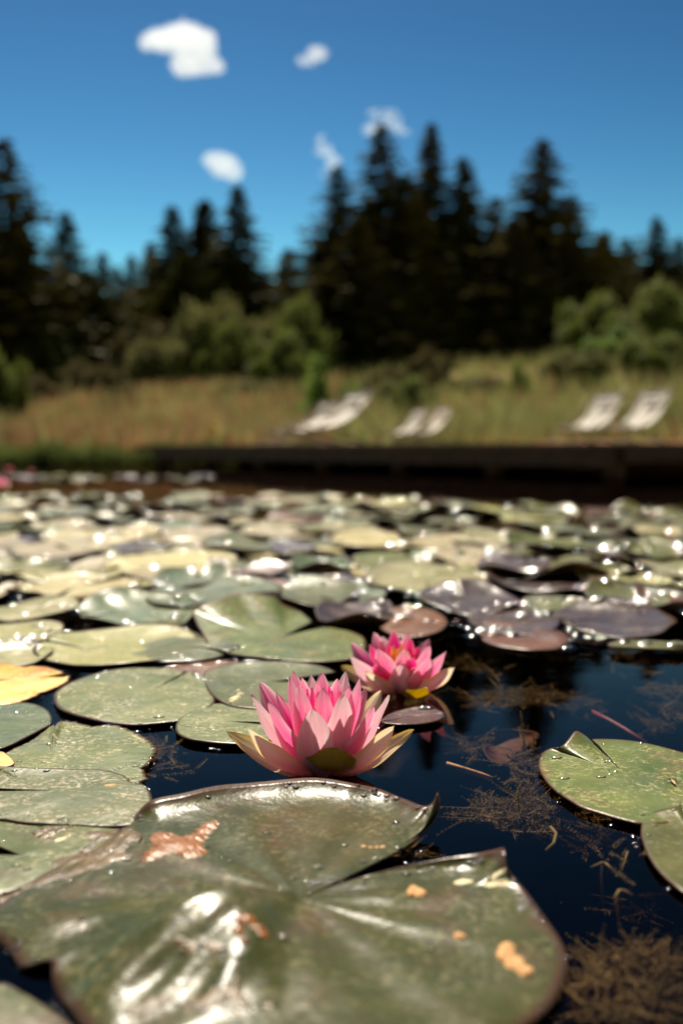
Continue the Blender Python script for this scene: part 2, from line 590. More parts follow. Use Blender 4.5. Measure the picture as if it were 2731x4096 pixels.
# ------------------------------------------------------------------ trees
def conifer_mesh(seed, H, Rb, nwh, mat):
    r = np.random.RandomState(seed)
    V, T = [], []
    vc = 0
    tops = []
    for i in range(nwh):
        t = (i + .5) / nwh
        z = H * (.03 + .965 * t)
        rad = Rb * 1.08 * (1 - t) ** .95 * r.uniform(.78, 1.15) + .14
        nb = int(max(9, 17 * (1 - t) ** .45))
        for k in range(nb):
            az = r.uniform(0, 2 * math.pi)
            L = rad * r.uniform(.6, 1.18)
            droop = r.uniform(.05, .35) * L * (1 - t * .6)
            nseg = max(3, int(L / .32))
            for s in range(nseg):
                q = (s + .6) / nseg
                px, py = math.cos(az) * L * q, math.sin(az) * L * q
                pz = z - droop * q * q + .12 * q * L * t
                sz = (.74 * (1 - q * .4)) * r.uniform(.6, 1.2) * (1.12 - .74 * t)
                for _ in range(4):
                    a = az + r.uniform(-1.1, 1.1)
                    dx, dy = math.cos(a) * sz, math.sin(a) * sz
                    tilt = r.uniform(-.6, .25) * sz
                    ox, oy = -math.sin(a) * sz * .4, math.cos(a) * sz * .4
                    h = r.uniform(-.25, .25) * sz
                    V += [(px - ox, py - oy, pz - h), (px + ox, py + oy, pz + h), (px + dx, py + dy, pz + tilt), (px + dx * .4, py + dy * .4, pz - .45 * sz)]
                    T += [(vc, vc + 1, vc + 2), (vc, vc + 2, vc + 3)]
                    vc += 4
    V += [(0, 0, H + .3), (.12, 0, H - .6), (-.1, .08, H - .6), (-.1, -.08, H - .6)]
    T += [(vc, vc + 1, vc + 2), (vc, vc + 2, vc + 3), (vc, vc + 3, vc + 1)]
    return np.array(V), np.array(T)


def trunk_mb(H, r0):
    m = MB()
    n = 7
    m.tube([(0.05 * math.sin(i * 1.7), .05 * math.cos(i * 2.1), -.3 + (H + .2) * i / (n - 1)) for i in range(n)], [r0 * (1 - .93 * i / (n - 1)) for i in range(n)], 8)
    return m


CON = []
for i, (seed, Rb, mat) in enumerate([(1, 4.0, 'needles'), (2, 3.3, 'needles'), (3, 4.5, 'needles'), (4, 3.6, 'needles2'), (5, 2.9, 'needles')]):
    e = empty('spruce_tree', (0, 0, 0), 'spruce', 'tree', 'spruces behind the meadow')
    V, T = conifer_mesh(seed, 16, Rb, 48, mat)
    np_mesh('crown', V, T, M[mat], e)
    trunk_mb(15.5, .24).build('trunk', M['bark'], e, True)
    CON.append(e)

# display x, y of tip, distance, variant, width factor, label
TREES = [
    (12, 335, 43, 2, .95, 'very tall dark spruce cut off by the left edge of the picture'),
    (150, 503, 50, 3, .95, 'mid-height green-lit spruce beside the tall one at the left edge'),
    (235, 592, 62, 1, .9, 'low far spruce tip left of the gap in the left treeline'),
    (268, 622, 66, 4, .9, 'lowest far spruce tip in the left treeline gap'),
    (302, 598, 62, 4, .9, 'slim far spruce right of the low gap in the left treeline'),
    (345, 570, 58, 1, .9, 'spruce half hidden behind the left spruce of the three'),
    (395, 490, 50, 1, 1.0, 'left and shortest of the three close spruces below the square cloud'),
    (470, 475, 51, 4, 1.25, 'middle spruce of the three below the square cloud'),
    (545, 443, 48, 1, .95, 'right and tallest of the three spruces below the square cloud'),
    (662, 585, 60, 4, 1.2, 'small far spruce in the gap left of the great dark group'),
    (610, 640, 66, 1, 1.0, 'far spruce barely rising above the treeline gap'),
    (775, 398, 45, 2, .82, 'leftmost spruce of the great dark group'),
    (875, 300, 46, 2, .85, 'tall spruce in the dark group, under the faint broken cloud'),
    (990, 298, 47, 0, .80, 'tall slender spruce in the middle of the dark group'),
    (930, 420, 44, 1, 1.1, 'shorter spruce between the two tallest of the dark group'),
    (1065, 378, 46, 0, .9, 'spruce just right of the slender tall one in the dark group'),
    (1135, 470, 48, 2, .8, 'low spruce filling the dip in the dark group'),
    (1245, 338, 45, 2, 1.0, 'lone pointed spruce at the right end of the dark group'),
    (1315, 470, 50, 0, .8, 'shorter spruce against the right flank of the pointed one'),
    (1180, 520, 43, 0, 1.0, 'spruce low in front between the dark group and pointed one'),
    (820, 520, 42, 0, 1.0, 'spruce low in front at the left of the dark group'),
    (1385, 545, 60, 4, 1.2, 'far spruce right of the pointed spruce'),
    (1440, 560, 64, 2, .8, 'far spruce between the right treeline tips'),
    (1508, 512, 58, 0, .9, 'taller rounded spruce in the right treeline'),
    (1560, 560, 60, 2, .9, 'far spruce cut off by the right edge of the picture'),
    (60, 560, 52, 0, .9, 'spruce behind the tall one at the left edge'),
    (200, 640, 48, 3, 1.2, 'low green spruce in front of the left treeline'),
    (430, 600, 46, 3, 1.2, 'broad low spruce in front of the three'),
    (-90, 420, 48, 2, 1, 'tall spruce just outside the left side'),
    (1690, 520, 52, 2, 1, 'spruce just outside the right side'),
    (1800, 480, 50, 0, 1, 'second spruce outside the right side'),
]
used = [False] * 5
for (x, y, D, k, wf, lab) in TREES:
    p = PD(*d1(x, y), D)
    gz = ground_z(p.x, p.y)
    H = p.z - gz + .5
    if used[k]:
        o = copy_tree(CON[k])
    else:
        o = CON[k]; used[k] = True
    o.location = (p.x, p.y, gz)
    s = H / 16.2
    wf *= 1.48
    o.scale = (wf * (s * .6 + .4), wf * (s * .6 + .4), s)
    o.rotation_euler = (0, 0, rng.uniform(0, 6.28))
    o['label'] = lab

# far treeline closing the horizon: one uncountable wood
Vs, Ts, off = [], [], 0
for k in range(80):
    x = -45 + 90 * k / 79 + rng.uniform(-1, 1); y = rng.uniform(74, 86)
    V, T = conifer_mesh(100 + k % 6, 13.5, 3.8, 22, None)
    s = rng.uniform(.62, .82)
    V = V * np.array([s * 1.3, s * 1.3, s]) + np.array([x, y, ground_z(x, y)])
    Vs.append(V); Ts.append(T + off); off += len(V)
np_mesh('far_woods', np.vstack(Vs), np.vstack(Ts), M['needles'], kind='stuff', label='dark spruce wood closing the view behind the nearer trees', category='woods')


def bush_mesh(seed, leaves, lsz, nl=22):
    r = np.random.RandomState(seed)
    V, T = [], []
    lob = []
    for i in range(nl):
        a = r.uniform(0, 6.28); d = r.uniform(0, 1) ** .7 * .85
        lob.append((math.cos(a) * d, math.sin(a) * d, r.uniform(.1, 1.0 - d * .72), r.uniform(.12, .30) * (1.15 - .4 * d)))
    vc = 0
    for i in range(leaves):
        c = lob[r.randint(nl)]
        g = r.normal(size=3); g /= np.linalg.norm(g)
        q = r.uniform(.45, 1.08) * c[3]
        p = np.array([c[0] + g[0] * q, c[1] + g[1] * q, max(.02, c[2] + g[2] * q)])
        a = r.normal(size=3); a /= np.linalg.norm(a)
        b_ = np.cross(a, r.normal(size=3)); b_ /= np.linalg.norm(b_)
        s = 1.35 * lsz * r.uniform(.6, 1.3)
        V += [p, p + a * s + b_ * s * .4, p + a * s * 1.9, p + a * s - b_ * s * .4]
        T += [(vc, vc + 1, vc + 2), (vc, vc + 2, vc + 3)]
        vc += 4
    return np.array(V), np.array(T)


BUSH = {}
for key, seed, leaves, lsz in (('leaf_dark', 21, 6000, .046), ('leaf_mid', 22, 6000, .044), ('leaf_bright', 23, 4000, .050), ('leaf_olive', 24, 5000, .046)):
    e = empty('bush', (0, 0, 0), 'bush', 'bush', 'bushes between meadow and spruces')
    V, T = bush_mesh(seed, leaves, lsz)
    np_mesh('foliage', V, T, M[key], e)
    m = MB()
    for k in range(4):
        a = k * 1.7
        m.tube([(0.03 * math.cos(a), .03 * math.sin(a), -.05), (.15 * math.cos(a), .15 * math.sin(a), .3), (.35 * math.cos(a), .35 * math.sin(a), .6)], [.03, .02, .006], 5)
    m.build('stem', M['bark'], e, True)
    BUSH[key] = [e, False]
# display centre x, top y, half width, distance, kind, label
BUSHES = [
    (480, 600, 85, 41, 'leaf_dark', 'tall greyish leafy bush in front of the three left spruces'),
    (600, 655, 70, 40, 'leaf_dark', 'dull green bush right of the tall greyish one'),
    (690, 640, 75, 39, 'leaf_mid', 'green leafy bush at the left foot of the dark spruce group'),
    (640, 720, 70, 36, 'leaf_mid', 'rounded bush in the hollow left of the dark spruce group'),
    (742, 772, 62, 27, 'leaf_bright', 'bright yellow-green bush behind the side-on deck chair'),
    (380, 720, 70, 40, 'leaf_dark', 'dark bush at the foot of the left spruces'),
    (185, 790, 55, 38, 'leaf_olive', 'brownish bush at the left edge of the meadow'),
    (248, 800, 40, 37, 'leaf_olive', 'small dry brown shrub beside the brownish bush'),
    (140, 700, 60, 42, 'leaf_mid', 'green bush below the left treeline'),
    (0, 760, 30, 30, 'leaf_mid', 'green bush cut off by the left edge'),
    (990, 758, 40, 33, 'leaf_olive', 'dull pointed bush in front of the dark spruce group'),
    (895, 815, 35, 33, 'leaf_olive', 'small dull bush between the bright one and the pointed one'),
    (930, 840, 60, 29, 'leaf_mid', 'low green bush above the middle pair of deck chairs'),
    (1195, 810, 24, 32, 'leaf_bright', 'tiny bright green shrub below the pointed spruce'),
    (1360, 640, 75, 38, 'leaf_mid', 'green round bush right of the pointed spruce'),
    (1330, 770, 70, 33, 'leaf_dark', 'low dull bush in the right meadow edge'),
    (1450, 670, 65, 39, 'leaf_dark', 'bush in the middle of the right meadow edge'),
    (1540, 610, 95, 36, 'leaf_mid', 'large green bush cut off by the right edge'),
    (1500, 740, 80, 32, 'leaf_mid', 'spreading bush above the right pair of deck chairs'),
    (520, 700, 55, 39, 'leaf_mid', 'upright green bush between the greyish bushes and the three spruces'),
    (330, 680, 50, 42, 'leaf_olive', 'warm olive bush at the left foot of the three spruces'),
    (1400, 720, 60, 35, 'leaf_bright', 'light green bush in the middle of the right meadow edge'),
    (1290, 800, 40, 34, 'leaf_olive', 'small olive scrub below the pointed spruce'),
    (1090, 850, 60, 33, 'leaf_olive', 'low straw coloured scrub at the foot of the dark spruce group'),
    (820, 850, 40, 31, 'leaf_olive', 'low scrub right of the bright yellow-green bush'),
    (70, 830, 50, 36, 'leaf_olive', 'low brown scrub at the left meadow edge'),
    (300, 860, 40, 36, 'leaf_olive', 'low brown scrub at the far meadow margin'),
    (590, 850, 60, 34, 'leaf_dark', 'low grassy bush behind the left meadow'),
]
for (x, y, hw, D, k, lab) in BUSHES:
    p = PD(*d1(x, y), D)
    gz = ground_z(p.x, p.y)
    e, u_ = BUSH[k]
    o = copy_tree(e) if u_ else e
    BUSH[k][1] = True
    o.location = (p.x, p.y, gz - .05)
    w = max(hw / 2287 * D * 1.5, (p.z - gz) * .42)
    o.scale = (w, w, (p.z - gz) * .85)
    o.rotation_euler = (0, 0, rng.uniform(0, 6.28))
    o['label'] = lab


# ------------------------------------------------------------------ meadow
def blades(name, n, xr, yr, hr, wd, mat, keep, label, zmin=.05, lean=.3, nseg=1):
    r = np.random.RandomState(hash(name) % 1000 + n % 97)
    V, T = [], []
    c = 0
    vc = 0
    while c < n:
        y = r.uniform(*yr); x = r.uniform(*xr)
        if abs(x) > y * .46 + 1.5 or r.uniform() > keep(x, y): 
            c += 1; continue
        gz = ground_z(x, y)
        if gz < zmin:
            c += 1; continue
        h = r.uniform(*hr); a = r.uniform(0, 3.14)
        w = wd * r.uniform(.6, 1.4)
        dx, dy = math.cos(a) * w, math.sin(a) * w
        lx, ly = r.uniform(-lean, lean) * h, r.uniform(-lean, lean) * h
        V += [(x - dx, y - dy, gz - .02), (x + dx, y + dy, gz - .02), (x + lx * .5 + dx * .7, y + ly * .5 + dy * .7, gz + h * .6), (x + lx, y + ly, gz + h)]
        T += [(vc, vc + 1, vc + 2), (vc, vc + 2, vc + 3)]
        vc += 4; c += 1
    return np_mesh(name, np.array(V), np.array(T), mat, kind='stuff', label=label, category='grass')


PK = sines(9, 4, .22)
blades('green_grass', 60000, (-24, 26), (18.5, 47), (.3, .8), .035, M['grass'], lambda x, y: .45 + .55 * (snoise(PK, x, y) > -.1) if x > -2 else .35, 'green and straw coloured meadow grass on the slope')
blades('russet_grass', 45000, (-24, 14), (18.5, 42), (.3, .75), .04, M['russet'], lambda x, y: (.75 if x < 0 else .10) * (.5 + .5 * (snoise(PK, x * 1.3 + 5, y) > -.2)), 'reddish brown seeding grass on the left meadow')


def strip(name, n, fn, mat, label, wd=.02):
    r = np.random.RandomState(n)
    V, T = [], []
    vc = 0
    for i in range(n):
        x, y, z, h = fn(r)
        a = r.uniform(0, 3.14)
        w = wd * r.uniform(.6, 1.3)
        dx, dy = math.cos(a) * w, math.sin(a) * w
        lx, ly = r.uniform(-.22, .22) * h, r.uniform(-.22, .22) * h
        V += [(x - dx, y - dy, z), (x + dx, y + dy, z), (x + lx * .4 + dx * .8, y + ly * .4 + dy * .8, z + h * .6), (x + lx, y + ly, z + h)]
        T += [(vc, vc + 1, vc + 2), (vc, vc + 2, vc + 3)]
        vc += 4
    return np_mesh(name, np.array(V), np.array(T), mat, kind='stuff', label=label, category='reeds')


def reed_fn(r):
    x = r.uniform(-9, 2.5)
    e = r.uniform(.93, 1.0)
    y = 7 + 10.5 * math.sqrt(max(0, e * e - ((x + .5) / 13) ** 2))
    cl = .5 + .5 * math.sin(x * 2.3) * math.sin(x * 5.1 + 1)
    return x, y, -.12, r.uniform(.22, .40) + .25 * cl * r.uniform(0, 1)


strip('reeds', 9000, reed_fn, M['reed'], 'bright green reeds along the far left shore', .022)

# yellow irises at the shore
for k, (x, y) in enumerate([(478, 1000), (492, 975), (502, 990), (486, 988)]):
    m = MB()
    p = PD(*d1(x, y), 16.6)
    for j in range(6):
        a = j * 1.05
        q = Matrix.Rotation(a, 3, 'Z') @ Matrix.Rotation(.6 if j % 2 else -.3, 3, 'Y')
        m.box((.03 * math.cos(a), .03 * math.sin(a), .0), (.075, .035, .008), q)
    e = empty('iris_flower', (p.x, p.y, .02), 'yellow iris blooming in the shore reeds left of the deck', 'flower', 'yellow irises at the shore')
    mo = m.build('petals', M['iris'], e)
    mo.location = (0, 0, p.z - .02)
    MB().tube([(0, 0, -.25), (.01, 0, (p.z) * .5), (0, 0, p.z - .02)], .008, 5).build('stem', M['reed'], e)

# ------------------------------------------------------------------ deck
ZT, TH = .278, .20
def front_y(x):
    return 11.14 - 1.33 * x
dk = empty('wooden_deck', (0, 12, 0), 'dark weathered wooden deck standing on posts over the far side of the pond', 'deck')
def rel(p): return (p[0], p[1] - 12, p[2])
X0, X1 = -3.25, 2.24
Pa, Pb = Vector((X0, front_y(X0) + .35, 0)), Vector((X1, 11.14 - 1.33 * X1, 0))
dirv = (Pb - Pa).normalized()
nrm = Vector((-dirv.y, dirv.x, 0))
if nrm.y < 0: nrm = -nrm
ang = math.atan2(dirv.y, dirv.x)
Mr = Matrix.Rotation(ang, 3, 'Z')
L = (Pb - Pa).length
# boards run along the front edge
plank_me = None
for k in range(50):
    c = Pa.lerp(Pb, .5) + nrm * (.07 + k * .145)
    if plank_me is None:
        mb = MB(); mb.box((0, 0, 0), (L + .04, .138, .035))
        o = mb.build('plank', M['wood_grey'], dk)
        plank_me = o
    else:
        o = plank_me.copy(); COL.objects.link(o); o.parent = dk
    o.location = rel((c.x, c.y, ZT - .0175))
    o.rotation_euler = (0, 0, ang)
# fascia in four boards, thinner left third without one
s0 = L * .07
seg = (L - s0) / 4
for k in range(4):
    c = Pa + dirv * (s0 + seg * (k + .5)) - nrm * .02
    mb = MB(); mb.box((0, 0, 0), (seg - .006, .035, TH - .035))
    o = mb.build('fascia_board', M['wood'], dk)
    o.location = rel((c.x, c.y, ZT - .037 - (TH - .035) / 2))
    o.rotation_euler = (0, 0, ang)
c = Pa + dirv * (s0 * .5)
o = MB().box((0, 0, 0), (s0, .05, .05)).build('edge_rail', M['wood'], dk)
o.location = rel((c.x, c.y, ZT - .062)); o.rotation_euler = (0, 0, ang)
for row in range(4):
    for k in range(7):
        c = Pa + dirv * (s0 + .1 + (L - s0 - .2) * k / 6) + nrm * (.12 + row * 1.5)
        o = MB().box((0, 0, 0), (.12, .12, .85)).build('post', M['wood'], dk)
        o.location = rel((c.x, c.y, ZT - .44 - .04)); o.rotation_euler = (0, 0, ang)
# joists
for k in range(12):
    c = Pa + dirv * (s0 + (L - s0) * k / 11) + nrm * 3.3
    o = MB().box((0, 0, 0), (.05, 6.4, .13)).build('joist', M['wood'], dk)
    o.location = rel((c.x, c.y, ZT - .037 - .066)); o.rotation_euler = (0, 0, ang)
# back skirting closing the underside against the bank
# side deck at the right, set back, edge board thinner
sd2 = empty('side_deck', (4.5, 9, 0), 'second dark deck section set back at the right end of the main deck', 'deck')
for k in range(56):
    o = plank_me.copy(); COL.objects.link(o); o.parent = sd2
    o.scale = (5.2 / (L + .04), 1, 1)
    o.location = (.45, k * .145 + .3 - .4, ZT - .03 - .0175)
o = MB().box((.45, -.22, ZT - .03 - .06), (5.2, .035, .05)).build('edge_rail', M['wood'], sd2)
o = MB().box((.45, 1.6, .0), (5.2, .05, .42)).build('back_wall', M['wood'], sd2)
for k in range(5):
    MB().box((-2.0 + 1.1 * k, .4, -.18), (.12, .12, .8)).build('post', M['wood'], sd2)
# terracotta earth bank behind the right side of the deck
V, F = [], []
K2 = sines(33, 5, 3)
for j in range(9):
    for i in range(40):
        x = 1.8 + i * .24; y = 17.1 + j * .35
        z = .26 + .09 * smooth(0, 4, j) * smooth(1.8, 4.5, x) + .05 * snoise(K2, x, y)
        if j == 0: z = .05
        V.append((x, y, z))
for j in range(8):
    for i in range(39):
        F.append((j * 40 + i, j * 40 + i + 1, (j + 1) * 40 + i + 1, (j + 1) * 40 + i))
mesh_obj('earth_path', V, F, M['earth'], kind='structure')


# ------------------------------------------------------------------ deck chairs
def deck_chair():
    e = empty('deck_chair', (0, 0, 0), 'deck chair', 'deck chair', 'canvas deck chairs on the deck')
    hw = .29
    top, foot = Vector((.52, 0, .93)), Vector((-.62, 0, .02))
    fr, bk = Vector((-.46, 0, .30)), Vector((.42, 0, .02))
    for s in (-1, 1):
        y = Vector((0, s * hw, 0))
        MB().tube([foot + y, top + y], .018, 6).build('rail', M['frame'], e)
        y2 = Vector((0, s * (hw - .04), 0))
        MB().tube([bk + y2, fr + y2], .018, 6).build('rail', M['frame'], e)
        MB().tube([Vector((.25, s * (hw + .03), .70)), Vector((.62, s * (hw + .03), .10))], .014, 6).build('prop', M['frame'], e)
    for p, w in ((top, hw), (foot, hw), (fr, hw - .04), (bk, hw - .04)):
        MB().tube([p + Vector((0, -w, 0)), p + Vector((0, w, 0))], .016, 6).build('crossbar', M['frame'], e)
    n = 14
    V, F = [], []
    for side in (0,):
        for i in range(n + 1):
            t = i / n
            p = top.lerp(fr, t)
            sag = .17 * math.sin(math.pi * t) ** .9 * (1 + .25 * t)
            p = p + Vector((.10 * math.sin(math.pi * t), 0, -sag)) + Vector((0, 0, -.006 * side))
            for j in range(5):
                V.append(p + Vector((0, (j / 4 - .5) * 2 * (hw - .02), -.012 * (1 - (j / 2 - 1) ** 2))))
    for side in (0,):
        b0 = side * (n + 1) * 5
        for i in range(n):
            for j in range(4):
                q = (b0 + i * 5 + j, b0 + i * 5 + j + 1, b0 + (i + 1) * 5 + j + 1, b0 + (i + 1) * 5 + j)
                F.append(q if side else q[::-1])
    mesh_obj('sling', V, F, M['canvas'], e)
    m = MB()
    t = .17
    p = top.lerp(fr, t) + Vector((.05, 0, -.075))
    a = (fr - top).normalized()
    q = Matrix.Rotation(-math.atan2(a.z, -a.x) + .32, 3, 'Y')
    m.box(p + Vector((-.02, 0, .030)), (.06, .26, .02), Matrix.Rotation(-.85, 3, 'Y'))
    m.build('headrest', M['band'], e)
    return e


ch = deck_chair()
CH = [
    (748, 12.9, 32, .88, 'right deck chair of the pair seen side-on, lying back furthest'),
    (694, 13.9, 32, .78, 'left deck chair of the side-on pair, mostly behind its neighbour'),
    (928, 18.3, 28, .72, 'left deck chair of the small middle pair'),
    (980, 18.0, 28, .74, 'right deck chair of the small middle pair'),
    (1350, 14.6, 30, .81, 'left deck chair of the large pair at the right'),
    (1456, 14.2, 30, .83, 'right deck chair of the large pair, rightmost of all'),
]
for i, (x, D, rz, s, lab) in enumerate(CH):
    o = ch if i == 0 else copy_tree(ch)
    p = PD(*d1(x, 1000), D)
    z = ZT
    if D > 17: z = max(ZT + .01, ground_z(p.x, D) + .02)
    if x > 1300: z = ZT + .01
    o.location = (p.x, D, z)
    o.rotation_euler = (0, 0, R(rz))
    o.scale = (s, s * 1.25, s) if x > 800 else (s * 1.18, s * 1.2, s * .84)
    o['label'] = lab

# ------------------------------------------------------------------ lily pads
DROPS = []   # (x, y, z, r)


def catmull(pts, N):
    pts = [Vector(p) for p in pts]
    out = []
    m = len(pts)
    for i in range(m - 1):
        p0, p1, p2, p3 = pts[max(i - 1, 0)], pts[i], pts[i + 1], pts[min(i + 2, m - 1)]
        k = 12
        for j in range(k):
            t = j / k
            out.append(.5 * ((2 * p1) + (-p0 + p2) * t + (2 * p0 - 5 * p1 + 4 * p2 - p3) * t * t + (-p0 + 3 * p1 - 3 * p2 + p3) * t ** 3))
    out.append(pts[-1])
    d = [0]
    for i in range(1, len(out)):
        d.append(d[-1] + (out[i] - out[i - 1]).length)
    res = []
    j = 0
    for i in range(N):
        t = d[-1] * i / (N - 1)
        while j < len(d) - 2 and d[j + 1] < t: j += 1
        f = (t - d[j]) / max(1e-9, d[j + 1] - d[j])
        res.append(out[j].lerp(out[j + 1], min(1, max(0, f))))
    return res


def pad_mesh(name, C, outline, mat, seed, rings=14, zc=None, p=3.0, und=.0015, undf=40.0, rag=.0, thick=.0012, hf=None, ripple=(0, 0)):
    """leaf blade fanned from its stalk point out to its outline, with underside and rim"""
    K = sines(seed, 5, undf)
    N = len(outline)
    zc = C.z if zc is None else zc
    V, uv = [], []
    r = random.Random(seed)
    rg = [1 + rag * (r.uniform(-1, 1) if rag else 0) for _ in range(N)]
    for i, o in enumerate(outline):
        d = Vector((o.x - C.x, o.y - C.y, 0)) * rg[i]
        for k in range(rings + 1):
            s = (k / rings) ** .8
            x, y = C.x + d.x * s, C.y + d.y * s
            z = zc + (o.z - zc) * s ** p + und * snoise(K, x, y) * min(1, s * 2) * (1 - s ** 6 * .6)
            if ripple[0]:
                z += ripple[0] * math.sin(ripple[1] * i / N * 6.2832) * s * (1 - s ** 8)
            if hf: z += hf(x, y, s, i / N)
            V.append(Vector((x, y, z)))
            uv.append((i / N, s))
    W_ = rings + 1
    nt = len(V)
    for i in range(nt):
        v = V[i]
        V.append(v - Vector((0, 0, thick))); uv.append(uv[i])
    F, mi = [], []
    for i in range(N - 1):
        for k in range(rings):
            a, b_, c, d = i * W_ + k, i * W_ + k + 1, (i + 1) * W_ + k + 1, (i + 1) * W_ + k
            F.append((a, b_, c, d)); mi.append(0)
            F.append((nt + d, nt + c, nt + b_, nt + a)); mi.append(1)
        a, b_ = i * W_ + rings, (i + 1) * W_ + rings
        F.append((b_, a, nt + a, nt + b_)); mi.append(1)
    for i in (0, N - 1):
        for k in range(rings):
            a, b_ = i * W_ + k, i * W_ + k + 1
            F.append((a, b_, nt + b_, nt + a) if i else (b_, a, nt + a, nt + b_)); mi.append(1)
    # orientation: make sure the blade's top faces up
    nrm_ = (V[F[4][1]] - V[F[4][0]]).cross(V[F[4][2]] - V[F[4][0]])
    if nrm_.z < 0:
        F = [f[::-1] for f in F]
    # origin at stalk
    V = [v - C for v in V]
    o = mesh_obj(name, V, F, [mat, M['under']], None, True, mi, uv)
    o.location = C
    top = [V[i] + C for i in range(nt)]
    return o, top


def drops_on(top, rings, n, r0, r1, seed, edge=.7, cond=None):
    r = random.Random(seed)
    W_ = rings + 1
    N = len(top) // W_
    c = 0
    tries = 0
    while c < n and tries < n * 20:
        tries += 1
        i = r.randrange(N)
        k = rings - 1 if r.random() < edge else r.randrange(2, rings)
        v = top[i * W_ + k].lerp(top[i * W_ + k + 1], r.random()) if k < rings else top[i * W_ + k]
        if cond and not cond(v): continue
        m = r.choice([1, 1, 2, 3, 4])
        for _ in range(m):
            DROPS.append((v.x + r.uniform(-1, 1) * r1 * 2, v.y + r.uniform(-1, 1) * r1 * 2, v.z, r.uniform(r0, r1)))
        c += 1


def traced(name, label, cen, pts, kind, seed, N=120, rings=20, zc=.004, **kw):
    """outline given as (u, v[, height]) pixels of the photograph laid back onto the water"""
    C = P(*cen, zc)
    out = [P(q[0], q[1], q[2] if len(q) > 2 else .004) for q in pts]
    ol = catmull(out, N)
    dr = kw.pop('drops', 0)
    drr = kw.pop('drr', (.0010, .0026))
    o, top = pad_mesh(name, C, ol, M[kind], seed, rings, **kw)
    tag(o, label, 'lily pad', 'lily pads on the pond')
    if dr: drops_on(top, rings, dr, drr[0], drr[1], seed)
    return o, top


def T3(f, pts): return [(*f(q[0], q[1]), *(q[2:])) for q in pts]


# --- the big near leaf
HC = c3(1380, 800)
hero = []
hero += T3(c4, [(-120, 745, .006), (0, 702, .006), (100, 655, .006), (200, 610, .006), (300, 553, .006), (390, 480, .007), (430, 430, .009), (452, 370, .014), (450, 340, .019), (444, 308, .027),
                (432, 335, .018), (418, 362, .014), (385, 378, .013), (345, 366, .012), (300, 345, .012), (240, 318, .012), (160, 288, .013), (40, 266, .015)])
hero += T3(c3, [(1500, 250, .015), (1400, 246, .015), (1250, 255, .015), (1150, 262, .015), (1000, 280, .015), (850, 312, .015), (690, 350, .013), (600, 440, .003), (480, 540, .002),
                (330, 610, .002), (200, 690, .002), (60, 780, .003), (-60, 870, .004), (-40, 960, .003), (40, 1040, .001), (95, 1100, .003), (160, 1082, .005), (235, 1075, .0055), (238, 1150, .003),
                (255, 1230, -.001), (300, 1300, -.001), (400, 1420, .0), (600, 1560, .002), (900, 1660, .003), (1300, 1720, .004)])
hero += T3(c4, [(300, 1640, .004), (600, 1530, .004), (830, 1400, .004), (940, 1310, .004), (1010, 1200, .004), (1032, 1090, .004), (1010, 1000, .004), (960, 920, .005), (900, 840, .006), (840, 765, .008),
                (795, 712, .010), (765, 670, .014), (752, 620, .018), (748, 563, .022), (700, 568, .018), (600, 594, .013), (450, 622, .010), (300, 655, .008), (150, 688, .007), (40, 715, .006), (-80, 760, .005)])


HK = sines(77, 4, 110)
HR = sines(78, 5, 3.2)


def hero_hf(x, y, s, t):
    # ridge rolling down to the water at the near left, ribs fanned from the stalk
    C = P(*HC, .006)
    dx, dy = x - C.x, y - C.y
    a = math.atan2(dy, dx)
    rr = math.hypot(dx, dy)
    z = 0.0
    w = smooth(.0, .05, rr) * (1 - smooth(.10, .17, rr) * .7)
    z += .0007 * math.sin(a * 13 + 1.0) * w
    da = (a + 2.30 + math.pi) % (2 * math.pi) - math.pi
    lob = math.exp(-(da / .62) ** 2)
    hump = math.exp(-((rr - .052) / .042) ** 2)
    z += lob * .021 * hump
    z += lob * .0028 * snoise(HR, a * 4.2, rr * 12) * smooth(.045, .08, rr)
    z += .0005 * snoise(HK, x, y) * s
    return z


hero_o, hero_top = traced('lily_pad', 'largest lily pad, green with a curled pointed tip, filling the bottom of the picture', HC, hero, 'hero', 3, N=300, rings=44, zc=.006, p=13, und=.0010, undf=38, hf=hero_hf, drops=70, thick=.0014)

# --- other near pads
traced('lily_pad', 'green lily pad overlapping the ragged one, its lower rim above the brown jelly', c3(250, 300),
       T3(c3, [(-330, 290, .004), (-300, 180), (-100, 185, .006), (0, 190, .008), (180, 196, .008), (380, 202, .006), (480, 208, .005), (570, 232), (600, 262), (640, 268), (680, 292), (700, 345), (694, 400), (660, 445), (600, 462),
               (480, 466), (300, 458), (120, 448), (0, 432), (-200, 430), (-330, 400), (-340, 320)]), 'speckled', 11, 160, 20, .0055, drops=30)
traced('lily_pad', 'pale lily pad with ragged nibbled right rim and a crease by its stalk', c3(240, 170),
       T3(c3, [(230, 60, .008), (262, -5, .010), (300, -18, .006), (360, -8), (430, 8), (500, 0), (570, 15), (620, 35), (655, 52), (700, 85), (716, 120), (700, 150), (690, 175), (655, 195), (665, 225), (672, 250), (640, 262), (600, 275),
               (590, 245), (520, 235), (400, 230), (240, 235, .002), (60, 230, .002), (-60, 200, .002), (0, 145), (60, 110), (140, 75), (205, 30), (225, 10, .003), (250, 5, .007), (238, 60, .005)]),
       'speckled', 12, 240, 18, .004, rag=.018, drops=40)
traced('lily_pad', 'dull green lily pad half under brown algae at the left edge', c3(100, 600),
       T3(c3, [(-200, 480, .002), (0, 428, .003), (150, 425, .003), (350, 455, .003), (500, 462, .003), (600, 480, .003), (652, 508, .007), (640, 540, .006), (600, 585, .003), (540, 640, .002), (460, 680, .002), (370, 702, .002), (200, 725, .001),
               (0, 780, .001), (-150, 800, .001), (-300, 750, .001), (-350, 600, .001)]), 'olive', 13, 140, 18, .003, drops=60, drr=(.0008, .0018))
